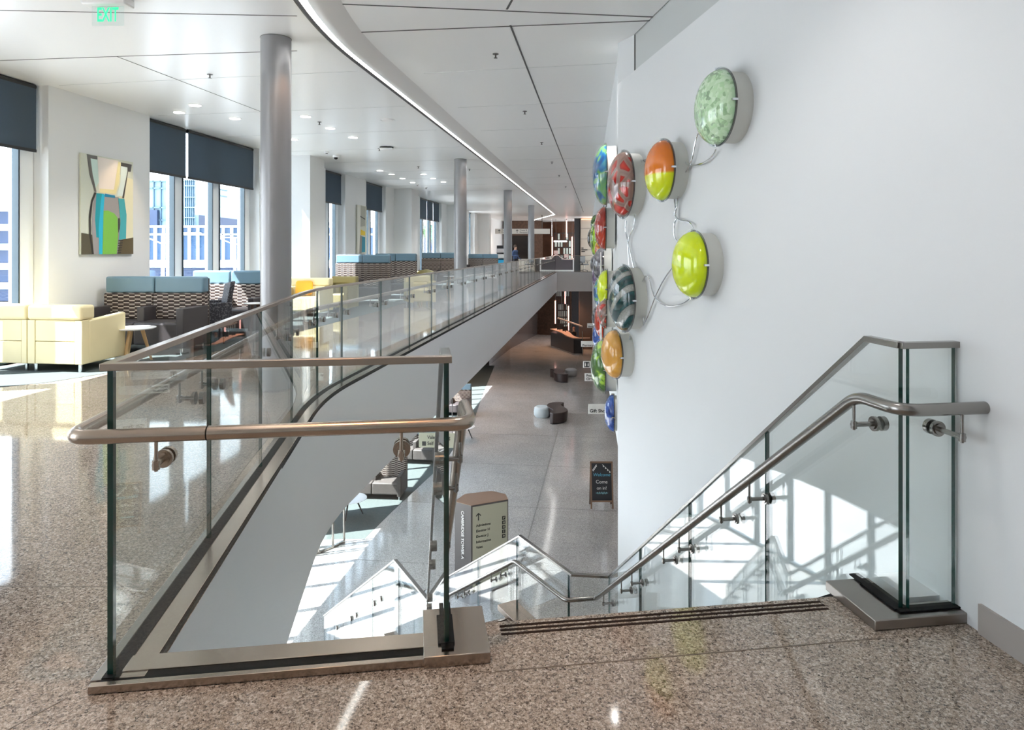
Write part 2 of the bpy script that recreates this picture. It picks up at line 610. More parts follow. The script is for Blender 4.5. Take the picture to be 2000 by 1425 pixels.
struct('floor_right_upper_slab', MB().prism([(W1X(WALLE) + .32, WALLE), (W2X(45.5) + .3, 45.5), (8, 45.5), (8, WALLE)], -1.3, -.78), M['fascia'])
struct('wall_back', MB().box(-10, -4.3, ZL, 6, -4.0, ZC + .3), M['wall'])
# baseboard on the art wall
struct('baseboard_right', MB().prism([(W1X(-4) - .014, -4), (W1X(2.62) - .014, 2.62), (W1X(2.62) + .0, 2.62), (W1X(-4) + .0, -4)], .0, .115), mat('baseboard grey', (.36, .33, .31), .5))

# --- far walls
struct('wall_far_upper', MB().prism([(-1.6, 55.5), (3.2, 54.5), (3.2, 54.8), (-1.6, 55.8)], 0, ZC), M['brownwall'])
struct('wall_far_upper_panel', MB().prism([(3.2, 54.0), (5.2, 53.0), (5.2, 53.3), (3.2, 54.3)], 0, ZC), M['brownwall'])
struct('wall_far_upper_dark', MB().box(4.45, 48.2, 0, 4.95, 48.5, ZC), M['black'])
fw = MB().prism([(4.86, 48.0), (6.1, 47.4), (6.1, 47.7), (4.86, 48.3)], 0, ZC)
struct('wall_far_upper_stone', fw, M['beige'])
bl = MB()
for k in range(1, 5):
    bl.prism([(4.86, 47.99), (6.1, 47.39), (6.1, 47.40), (4.86, 48.0)], k * .75 - .012, k * .75 + .012)
struct('trim_stone_joints', bl, M['signd'])
struct('wall_far_lower', MB().prism([(-2.5, 56.5), (4.9, 53.5), (4.9, 53.8), (-2.5, 56.8)], ZL, -1.30), M['dwood'])
struct('wall_far_lower_dark', MB().box(4.45, 50.5, ZL, 6.4, 50.8, -1.30), M['black'])
struct('wall_far_lower_right', MB().prism([(4.62, 46.6), (7.5, 46.0), (7.5, 46.3), (4.62, 46.9)], ZL, -1.30), mat('taupe wall', (.16, .105, .075), .35))
struct('wall_lower_left_far', MB().prism([(-1.35, 40.0), (-.12, 46.7), (2.4, 56), (2.0, 56.2), (-.5, 46.8), (-1.75, 40.1)], ZL, -1.30), mat('dark lower wall', (.07, .055, .05), .18))

# ------------------------------------------------------------------ window wall with piers
UPW = [(-2.6, 1.2), (3.6, 8.376), (10.48, 14.17), (14.50, 15.30), (17.84, 19.31), (21.13, 23.15), (27.78, 31.72), (35.4, 36.9), (38.6, 40.4)]  # first opening and the slot before the first pier are unseen, added for light
def wall_strip(mb, u0, u1, z0, z1, v0=VW, th=.38):
    mb.prism([tuple(B(v0, u0)), tuple(B(v0, u1)), tuple(B(v0 - th, u1)), tuple(B(v0 - th, u0))], z0, z1)
cur = -4.8
n = 0
LW = [(-3.5, 2.2), (3.0, 7.6), (9.2, 15.2), (16.4, 23.9), (25.2, 32.7)]
for lvl, wins, z0, z1 in (('upper', UPW, 0, ZC), ('lower', LW, ZL, -1.30)):
    mb = MB(); cur = -4.8
    for (a, b) in wins + [(60.5, 60.5)]:
        if a > cur:
            wall_strip(mb, cur, a, z0, z1)
        cur = b
    struct('wall_left_' + lvl, mb, M['wall'])
struct('wall_left_band', MB().prism([tuple(B(VW - .10, -4.8)), tuple(B(VW - .10, 60)), tuple(B(VW - .40, 60)), tuple(B(VW - .40, -4.8))], -1.30, 0), M['wall'])

wn = 0
def window(u0, u1, z0, z1, strips, shade=None, npane=None, mw=.012):
    """glazing in the recess of the window wall: dark mullions, white panels between panes, panes"""
    global wn
    wn += 1
    w = thing('window_%d' % wn, None, None, B(0, 0, 0), RB)
    w['kind'] = 'structure'
    gv = VW - .25
    # local frame: x = v, y = u
    cols = [u0]
    n = npane or max(1, round((u1 - u0) / 1.25))
    sw = .26
    pw = ((u1 - u0) - sw * (n if strips else 0)) / n
    fr = MB(); pn = MB(); gl = MB()
    u = u0
    for k in range(n):
        gl.box(gv - .006, u, z0, gv + .006, u + pw, z1)
        fr.box(gv - .05, u - mw, z0, gv + .05, u + mw, z1)
        fr.box(gv - .05, u + pw - mw, z0, gv + .05, u + pw + mw, z1)
        if strips:
            pn.box(gv - .12, u + pw + .012, z0, gv + .03, u + pw + sw - .012, z1)
            u += pw + sw
        else:
            u += pw
    fr.box(gv - .045, u0, z0, gv + .045, u1, z0 + .05)
    fr.box(gv - .045, u0, z1 - .05, gv + .045, u1, z1)
    gl.build('window_pane', M['wglass'], w)
    fr.build('window_frame', M['frame'], w)
    if strips:
        pn.build('mullion_panel', M['wpanel'], w)
    return w
for i, (a, b) in enumerate(UPW):
    window(a, b, 0.0, ZC, True, npane={1: 4, 2: 3, 3: 1, 4: 2, 5: 2, 6: 3}.get(i, 2))
for (a, b) in LW:
    window(a, b, ZL, -1.32, False, npane=round((b - a) / 1.03), mw=.05)
# window wall piers
for k, (u0, u1) in enumerate(((6.45 - .0, 7.35), (15.34, 16.18), (24.14, 24.98), (32.9, 33.75), (41.75, 42.6))):
    if k == 0: continue
    struct('wall_pier_%d' % k, MB().prism([tuple(B(VW, u0)), tuple(B(-6.78, u0)), tuple(B(-6.78, u1)), tuple(B(VW, u1))], 0, ZC), M['wall'])
    if k < 4:
        struct('wall_lower_pier_%d' % k, MB().prism([tuple(B(VW, u0)), tuple(B(-6.78, u0)), tuple(B(-6.78, u1)), tuple(B(VW, u1))], ZL, -1.3), M['wall'])
# roller shades
SHD = [(3.7, 5.9, 'over the first pair of panes beside the yellow club chairs'), (5.95, 8.30, 'half drawn in the tall window beside the abstract painting'),
       (10.52, 11.66, 'the narrow one right of the abstract painting'), (11.74, 14.12, 'the wide one over the sunlit striped settee'),
       (17.88, 19.27, 'in the narrow window just past the first white pier'), (21.17, 23.1, 'in the window just past the small painting'),
       (27.82, 29.35, 'first of three in the far window group'), (29.43, 30.5, 'middle of three in the far window group'), (30.58, 31.68, 'last of three in the far window group'),
       (35.44, 36.86, 'glimpsed between the second and third columns')]
for (a, b, t) in SHD:
    r = thing('roller_shade', 'dark grey mesh roller shade, ' + t, 'window shade', B(VW - .12, a, 0), RB, )
    L = b - a
    MB().box(-.004, 0, 2.84, .004, L, 3.70).build('shade_fabric', M['shade'], r)
    MB().box(-.012, 0, 2.80, .012, L, 2.84).build('hem_bar', M['black'], r)
    MB().cyl((-.02, 0, 3.685), (-.02, L, 3.685), .035).build('roller', M['black'], r)

# ------------------------------------------------------------------ columns
for k, (d, x, t) in enumerate(((7.2, -2.505, 'nearest and thickest of the row'), (16.8, -1.28, 'second of the row along the balcony'), (25.6, -.155, 'third of the row along the balcony'), (34.2, .968, 'farthest of the row along the balcony'))):
    c = thing('round_column', 'tall round grey metallic column, ' + t, 'column', (x, d, 0))
    MB().lathe([(.157, 0), (.157, ZC)], 48).build('shaft', M['colm'], c, smooth=True)
    MB().lathe([(.157, ZC - .006), (.160, ZC - .006), (.160, ZC - .001), (.157, ZC - .001)], 48).build('ceiling_ring', M['steel2'], c)
    MB().lathe([(.157, 0.001), (.166, 0.001), (.166, .02), (.157, .02)], 48).build('base_ring', M['steel2'], c)

# ------------------------------------------------------------------ guardrails
def seglens(path):
    L = [0]
    for i in range(1, len(path)):
        L.append(L[-1] + math.hypot(path[i].x - path[i - 1].x, path[i].y - path[i - 1].y))
    return L
def at(path, L, s):
    s = max(0, min(L[-1], s))
    for i in range(1, len(path)):
        if s <= L[i] + 1e-9:
            t = (s - L[i - 1]) / max(1e-9, L[i] - L[i - 1])
            return path[i - 1].lerp(path[i], t)
    return path[-1].copy()
def sub(path, L, s0, s1):
    return [at(path, L, s0)] + [path[i].copy() for i in range(len(path)) if s0 + 1e-4 < L[i] < s1 - 1e-4] + [at(path, L, s1)]
def glass_panel(base, top, s0, s1, parent, th=.019, gap=.006):
    L = seglens(base)
    lo = sub(base, L, s0 + gap, s1 - gap); hi = sub(top, L, s0 + gap, s1 - gap)
    mb = MB()
    n = len(lo)
    a = offset2(lo, -th / 2); b = offset2(lo, th / 2)
    c = offset2(hi, -th / 2); d = offset2(hi, th / 2)
    vs = a + b + c + d
    big = []; edge = []
    for i in range(n - 1):
        big += [(i, i + 1, 2 * n + i + 1, 2 * n + i), (n + i, 3 * n + i, 3 * n + i + 1, n + i + 1)]
        edge += [(i, n + i, n + i + 1, i + 1), (2 * n + i, 2 * n + i + 1, 3 * n + i + 1, 3 * n + i)]
    edge += [(0, 2 * n, 3 * n, n), (n - 1, 2 * n - 1, 4 * n - 1, 3 * n - 1)]
    mb.add(vs, big, 0)
    for f in edge:
        mb.f.append(list(f)); mb.mi.append(1)
    return mb.build('glass_panel', [M['glass'], M['edge']], parent)
def bracket(q, nrm, zr, off, parent, drop=.075, m=None):
    """q on the glass (xy), nrm outward unit normal, zr rail axis height"""
    n = Vector((nrm.x, nrm.y, 0)); t = Vector((-n.y, n.x, 0))
    z = zr - drop - .024
    c = Vector((q.x, q.y, z))
    mb = MB()
    mb.cyl(c - n * .030, c - n * .010, .030, 16)
    mb.cyl(c + n * .010, c + n * .024, .031, 16)
    mb.cyl(c + n * .012, c + n * .030, .022, 12)
    mb.cyl(c + n * .024, c + n * (off + .010), .0105, 10)
    e = c + n * off
    mb.cyl(e - Vector((0, 0, .022)), e + Vector((0, 0, drop + .006)), .0062, 10)
    mb.cyl(e - Vector((0, 0, .016)), e + Vector((0, 0, .014)), .0125, 10)
    return mb.build('rail_bracket', m or M['steel2'], parent, smooth=True)
CAP = [(-.019, -.003), (.019, -.003), (.019, .022), (-.019, .022)]
def cap_rail(top, parent, m=None):
    return MB().sweep(top, CAP).build('cap_rail', m or M['steel'], parent, bevel=.002)
def raise_(path, h):
    return [p + Vector((0, 0, h)) for p in path]

# balcony guard: from the near corner along the whole balcony
g = thing('glass_guardrail', 'long glass guardrail with bronze cap running down the balcony edge', 'railing')
base = pathL; top = raise_(pathL, 1.075)
L = seglens(pathL)
js = [0, 1.13, 2.26, 3.40, 4.52, 5.30]
while js[-1] < L[-1] - 1.6: js.append(js[-1] + 1.375)
js.append(L[-1])
for i in range(len(js) - 1):
    glass_panel(raise_(base, .02), top, js[i] + (.014 if i == 0 else 0), js[i + 1], g)
cap_rail(top, g)
MB().sweep(base, [(-.055, 0.002), (.015, 0.002), (.015, .026), (-.055, .026)]).build('inner_trim', M['steel2'], g, bevel=.002)
MB().sweep(base, [(-.020, .022), (.035, .022), (.035, .030), (-.020, .030)]).build('gasket', M['rubber'], g)
mbp = MB().sweep(base, [(.030, 0.002), (.118, 0.002), (.118, .027), (.030, .027)]); mbp.build('cover_plate', M['plate'], g, bevel=.002)
MB().sweep(base, [(.118, -.012), (.127, -.012), (.127, .020), (.118, .020)]).build('edge_seam', M['rubber'], g)
hr = offset2(pathL, -.085)
hrp = [p + Vector((0, 0, .87)) for p in hr]
for i in range(1, len(js) - 1):
    for ds in (-.17, .17):
        q = at(pathL, L, js[i] + ds); q2 = at(pathL, L, js[i] + ds + .01)
        d = (q2 - q).normalized(); nv = Vector((-d.y, d.x))
        bracket(q, nv, .87, .085, g)
# handrail: runs down the balcony, turns the near corner, crosses the front and enters the stair (one pipe)
front = [A(-.085, -.085, .87), A(1.225, -.085, .87)]
slope = (-2.72 + .16) / (3.97 - .30)
hr_end = A(1.225, .22, .87)
hp = list(reversed(hrp[1:])) + [A(-.085, -.085, .87), A(1.225, -.085, .87), A(1.225, .24, .87), A(1.225, 3.92, -1.98)]
hp2 = fillet(hp, [0] * (len(hrp) - 1) + [.075, .075, .06, 0], 8)
hrail = MB().tube(hp2, .024, 20).build('handrail_pipe', M['steel'], g, smooth=True)
MB().cyl(A(.345, -.085, .87), A(.349, -.085, .87), .0246, 20).build('pipe_joint', M['rubber'], g)
# front guard
g2 = thing('glass_guardrail', 'short glass guardrail facing the camera at the head of the stair well', 'railing')
fb = [A(0, 0, 0), A(1.145, 0, 0)]
glass_panel(raise_(fb, .02), raise_(fb, 1.075), .016, 1.145, g2, th=.024)
MB().sweep(raise_([A(-.019, 0, 0), A(1.164, 0, 0)], 1.0755), CAP).build('cap_rail', M['steel'], g2, bevel=.002)
MB().sweep([A(-.045, 0, 0), A(1.175, 0, 0)], [(.018, .003), (.042, .003), (.042, .030), (.018, .030)]).build('inner_trim', M['plate'], g2, bevel=.002)
MB().sweep([A(-.02, 0, 0), A(1.165, 0, 0)], [(-.034, .004), (.020, .004), (.020, .026), (-.034, .026)]).build('gasket', M['rubber'], g2)
MB().sweep([A(.032, 0, 0), A(1.075, 0, 0)], [(-.125, .003), (-.032, .003), (-.032, .031), (-.125, .031)]).build('cover_plate', M['plate'], g2, bevel=.002)
nf = Vector((-Aa.x, -Aa.y))
for p in (.185, .985):
    bracket(A(p, 0), nf, .87, .085, g2, m=M['steel'])

# stair guards -----------------------------------------------------
def stair_guard(label, pts_base, pts_top, joints, hand, side, brk, extra=None):
    t = thing('glass_guardrail', label, 'railing')
    Lb = seglens(pts_base)
    js = [0] + joints + [Lb[-1]]
    for i in range(len(js) - 1):
        if js[i + 1] - js[i] > .05:
            glass_panel(pts_base, pts_top, js[i], js[i + 1], t)
    cap_rail(pts_top, t, M['steel2'])
    MB().sweep(pts_base, [(-.03, -.03), (.03, -.03), (.03, .03), (-.03, .03)]).build('base_channel', M['rubber'], t)
    return t
HD = Vector((-.438, .899))
apR = Vector((.089, 7.81)); apL = Vector((-1.24, 7.20))
ZR = -1.82
baseR = [A(2.955, 0, .02), A(2.955, .207, .02), A(2.955, 4.17, ZLAND), Vector((.609, 6.90, ZLAND)), Vector((apR.x, apR.y, ZLAND))]
topR = [A(2.955, 0, 1.09), A(2.955, .207, 1.09), A(2.955, 4.17, ZR), Vector((.609, 6.88, ZR)), Vector((apR.x, apR.y, ZR))]
e2 = apR + HD * 3.95
baseR.append(Vector((e2.x, e2.y, ZL + .03))); topR.append(Vector((e2.x, e2.y, ZR - 2.50)))
rj = [1.05, 2.12, 3.2, 4.17, 4.6, 5.66, 6.8, 7.9, 9.0]
gR = stair_guard('glass guardrail with bronze cap going down beside the white art wall', baseR, topR, rj, None, 1, None)
# landing return to the wall
fb = [A(3.19, 0, .02), A(2.965, 0, .02)]
glass_panel(fb, raise_(fb, 1.07), .0, .215, gR)
MB().sweep([A(3.20, 0, 1.09), A(2.945, 0, 1.09)], CAP).build('cap_rail', M['steel2'], gR, bevel=.002)
# curb plates at the stair head, right
cb = MB()
cb.prism([tuple(A(2.80, -.055)), tuple(A(3.205, -.055)), tuple(A(3.205, .05)), tuple(A(3.00, .05)), tuple(A(3.00, .27)), tuple(A(2.80, .27))], .001, .042)
cb.build('curb_plate', mat('grey bronze plate', (.33, .30, .28), .3, 1.0), gR, bevel=.004)
MB().prism([tuple(A(3.055, .09)), tuple(A(3.2, .09)), tuple(A(3.2, .3)), tuple(A(3.055, .3))], -.08, .040).build('curb_plate', M['wallr'], gR)
ch = MB().sweep([A(3.2, 0, .043), A(2.955, 0, .043), A(2.955, .30, .043)], [(-.022, 0), (.022, 0), (.022, .006), (-.022, .006)])
ch.build('gasket', M['rubber'], gR)
HRO = .11
def rail_pts_right():
    p = 2.955 - HRO
    return [A(3.27, -.14, .875), A(p, -.14, .875), A(p, .12, .875), A(p, 4.25, -2.06)]
rr = rail_pts_right()
l1 = Vector((.545, 6.88, -2.07)); l2 = Vector((apR.x - .06, apR.y - .06, -2.07)); l3 = l2 + Vector((HD.x, HD.y, 0)) * 3.9; l3.z = -4.57
rr += [l1, l2, l3]
rr = fillet(rr, [0, .09, .07, .06, .06, .06, 0], 8)
MB().tube(rr, .024, 20).build('handrail_pipe', M['steel2'], gR, smooth=True)
nR = -Ap
for (a, zz) in ((.14, .905), (1.24 - .2, None), (1.24 + .15, None), (2.05, None), (2.35, None), (3.1, None), (3.4, None), (3.98, None)):
    zr = .875 - max(0, a - .12) * (2.935 / 4.13)
    bracket(A(2.955, a), nR, zr, HRO, gR, drop=.085)
bracket(A(3.10, 0), -Aa, .875, .14, gR, drop=.085)
nl = Vector((-HD.y, HD.x)); 
for t in (.35, .62, 1.5, 1.75, 2.7, 2.95):
    q = apR + HD * t
    bracket(q, nl, -2.07 - t * .64, .08, gR, drop=.085)

baseL = [A(1.145, 0.014, .02), A(1.145, .207, .02), A(1.145, 3.95, ZLAND), Vector((apL.x, apL.y, ZLAND))]
topL = [A(1.145, 0.014, 1.075), A(1.145, .207, 1.075), A(1.145, 3.95, ZR), Vector((apL.x, apL.y, ZR))]
e1 = apL + HD * 3.95
baseL.append(Vector((e1.x, e1.y, ZL + .03))); topL.append(Vector((e1.x, e1.y, ZR - 2.50)))
gL = stair_guard('glass guardrail seen edge-on at the open side of the stair', baseL, topL, [1.1, 2.2, 3.1, 3.95, 4.75, 5.8, 6.95, 8.05], None, -1, None)
cb = MB()
cb.prism([tuple(A(1.062, -.052)), tuple(A(1.30, -.052)), tuple(A(1.30, .27)), tuple(A(1.062, .27))], .001, .042)
cb.build('curb_plate', M['plate'], gL, bevel=.003)
MB().sweep([A(1.145, -.02, .043), A(1.145, .30, .043)], [(-.018, 0), (.026, 0), (.026, .005), (-.018, .005)]).build('gasket', M['rubber'], gL)
hl = [Vector((apL.x + .07, apL.y - .02, -2.02))]
hq = hl[0] + Vector((HD.x, HD.y, 0)) * 3.9; hq.z = -4.5
lowhr = fillet([A(1.225, 3.90, -1.98), hl[0] + Vector((0, 0, 0)), hq, hq + Vector((.0, .0, -.35)), hq + Vector((-HD.x * .25, -HD.y * .25, -.35))], [0, .06, .08, .08, 0], 6)
MB().tube(lowhr, .022, 14).build('handrail_pipe', M['steel2'], gL, smooth=True)
for a in (.5, .8, 1.6, 1.95, 2.75, 3.05, 3.7):
    bracket(A(1.145, a), Ap, .87 - max(0, a - .24) * (2.85 / 3.68), .08, gL)
for t in (.5, .8, 1.7, 2.0, 2.9):
    q = apL + HD * t
    bracket(q, -nl, -2.02 - t * .636, .07, gL, drop=.085)

# stair body ---------------------------------------------------------
def flight(o2, run, side, w, z0, z1, nr, name):
    """o2: start point at left side, run dir, side dir (to the right), nr risers"""
    mb = MB()
    rise = (z0 - z1) / nr
    tread = run.length / nr
    d = run.normalized()
    for k in range(nr):
        zt = z0 - rise * (k + 1)
        a = o2 + d * tread * k; b = o2 + d * tread * (k + 1)
        poly = [tuple(a), tuple(a + side * w), tuple(b + side * w), tuple(b)]
        mb.prism(poly, zt - .16, zt, 0, 0, 1)
    return mb
st = thing('staircase', 'terrazzo staircase going down from the landing with dark nosing strips', 'stairs')
f1 = flight(A(1.20, .22), A(0, 3.93) - A(0, .22), Ap, 1.70, 0, ZLAND, 15, 'f')
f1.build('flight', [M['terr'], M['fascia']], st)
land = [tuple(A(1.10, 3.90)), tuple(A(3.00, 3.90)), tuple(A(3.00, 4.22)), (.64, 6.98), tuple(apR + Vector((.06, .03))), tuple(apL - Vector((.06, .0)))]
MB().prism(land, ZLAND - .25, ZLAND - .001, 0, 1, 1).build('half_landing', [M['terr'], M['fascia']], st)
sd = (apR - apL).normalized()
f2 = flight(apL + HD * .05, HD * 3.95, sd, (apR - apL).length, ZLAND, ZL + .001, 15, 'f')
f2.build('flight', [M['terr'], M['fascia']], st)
strm = MB()
for pp in (1.10, 2.93):
    a, b = A(pp, .2), A(pp, 4.0); w = Ap * .07
    strm.add([(a.x, a.y, .0), (b.x, b.y, ZLAND), (b.x, b.y, ZLAND - .34), (a.x, a.y, -.34), (a.x + w.x, a.y + w.y, .0), (b.x + w.x, b.y + w.y, ZLAND), (b.x + w.x, b.y + w.y, ZLAND - .34), (a.x + w.x, a.y + w.y, -.34)],
             [(0, 1, 2, 3), (7, 6, 5, 4), (0, 4, 5, 1), (3, 2, 6, 7), (0, 3, 7, 4), (1, 5, 6, 2)])
for (q, o) in ((apL, -.05), (apR, -.02)):
    a = q + sd * o; b = a + HD * 3.95; w = sd * .07
    strm.add([(a.x, a.y, ZLAND), (b.x, b.y, ZL), (b.x, b.y, ZL - .1), (a.x, a.y, ZLAND - .30), (a.x + w.x, a.y + w.y, ZLAND), (b.x + w.x, b.y + w.y, ZL), (b.x + w.x, b.y + w.y, ZL - .1), (a.x + w.x, a.y + w.y, ZLAND - .30)],
             [(0, 1, 2, 3), (7, 6, 5, 4), (0, 4, 5, 1), (3, 2, 6, 7), (0, 3, 7, 4), (1, 5, 6, 2)])
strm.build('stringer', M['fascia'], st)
ns = MB()
for k in range(3):
    a = .125 + k * .028
    ns.sweep([A(1.36, a, 0), A(2.72, a, 0)], [(-.006, -.004), (.006, -.004), (.006, .0022), (-.006, .0022)])
ns.build('nosing_strip', M['nosing'], st)
ns = MB()
for k in range(3):
    a = apL - HD * (.03 + k * .03) + sd * .18; b = apR - HD * (.03 + k * .03) - sd * .18
    ns.sweep([(a.x, a.y, ZLAND), (b.x, b.y, ZLAND)], [(-.006, -.003), (.006, -.003), (.006, .003), (-.006, .003)])
ns.build('nosing_strip', M['nosing'], st)
# landing curb plates
cb = MB()
def curb2(mb, a, b, w0, w1, z):
    a = Vector(a); b = Vector(b); d = (b - a).normalized(); n = Vector((d.y, -d.x))
    mb.prism([tuple(a + n * w0), tuple(b + n * w0), tuple(b + n * w1), tuple(a + n * w1)], z - .02, z + .045)
curb2(cb, (.62, 6.86), apR + HD * .25, -.17, .07, ZLAND)
curb2(cb, A(1.145, 3.8), apL + HD * .2, -.07, .07, ZLAND)
cb.build('curb_plate', M['plate'], st, bevel=.003)

# floor joints near the stair head
fj = MB()
fj.sweep([A(1.31, -.10, 0), A(2.80, -.10, 0)], [(-.003, -.001), (.003, -.001), (.003, .0012), (-.003, .0012)])
fj.sweep([(-1.47, 2.245, 0), (-1.95, 1.4, 0)], [(-.002, -.001), (.002, -.001), (.002, .0012), (-.002, .0012)])
fj.sweep([(-6.5, 3.02, 0), (-1.50, 2.98, 0)], [(-.002, -.001), (.002, -.001), (.002, .0012), (-.002, .0012)])
struct('trim_floor_joint', fj, M['fjoint'])
lj = MB()
lj.sweep([(.10, 14, ZL), (4.6, 46, ZL)], [(-.008, -.001), (.008, -.001), (.008, .002), (-.008, .002)])
for y in (14.5, 18, 21.5, 25, 28.5, 32, 35.5, 39, 42.5):
    lj.sweep([(-5, y + .6, ZL), (5, y - .6, ZL)], [(-.006, -.001), (.006, -.001), (.006, .002), (-.006, .002)])
struct('trim_lower_floor_joint', lj, mat('grey floor joint', (.17, .16, .15), .5))

# ceiling light trough above the balcony edge
far_l = ceil_at(1083, 418)
troughp = fillet([A(.0, -2.6, 0), Vector((-1.97, 6.60, 0)), Vector((far_l.x, far_l.y, 0))], [0, 1.3, 0], 10)
troughp = [Vector((p.x, p.y, ZC)) for p in troughp]
t = thing('linear_light', 'long curved white light trough in the ceiling above the balcony edge', 'ceiling light')
MB().sweep(troughp, [(-.075, 0), (-.075, -.035), (-.06, -.035), (-.035, -.012), (-.035, 0)]).build('slot_edge', M['black'], t)
MB().sweep(troughp, [(-.035, -.002), (-.035, -.020), (.055, -.020), (.055, -.002)]).build('light_strip', M['ledstrip'], t)
MB().sweep(troughp, [(.055, 0), (.055, -.05), (.09, -.075), (.16, -.075), (.33, 0)]).build('trough_housing', mat('trough white', (.80, .80, .80), .35), t, smooth=True)
v2 = [far_l + Vector((0.05, .1, 0)), ceil_at(975, 448)]
t = thing('linear_light', 'thin light line crossing the far ceiling behind the last columns', 'ceiling light')
MB().sweep(v2, [(-.015, 0), (-.015, -.02), (.02, -.02), (.02, 0)]).build('light_strip', M['ledstrip'], t)
MB().sweep(v2, [(.02, 0), (.02, -.03), (.06, -.03), (.06, 0)]).build('slot_edge', M['black'], t)


struct('wall_right_cheek', MB().prism([(W1X(WALLE) + .0, WALLE), (W1X(7.08) + .086, 7.08), (W1X(7.08) + .3, 7.10), (W1X(WALLE) + .3, WALLE)], 3.28, ZC), M['wallr'])

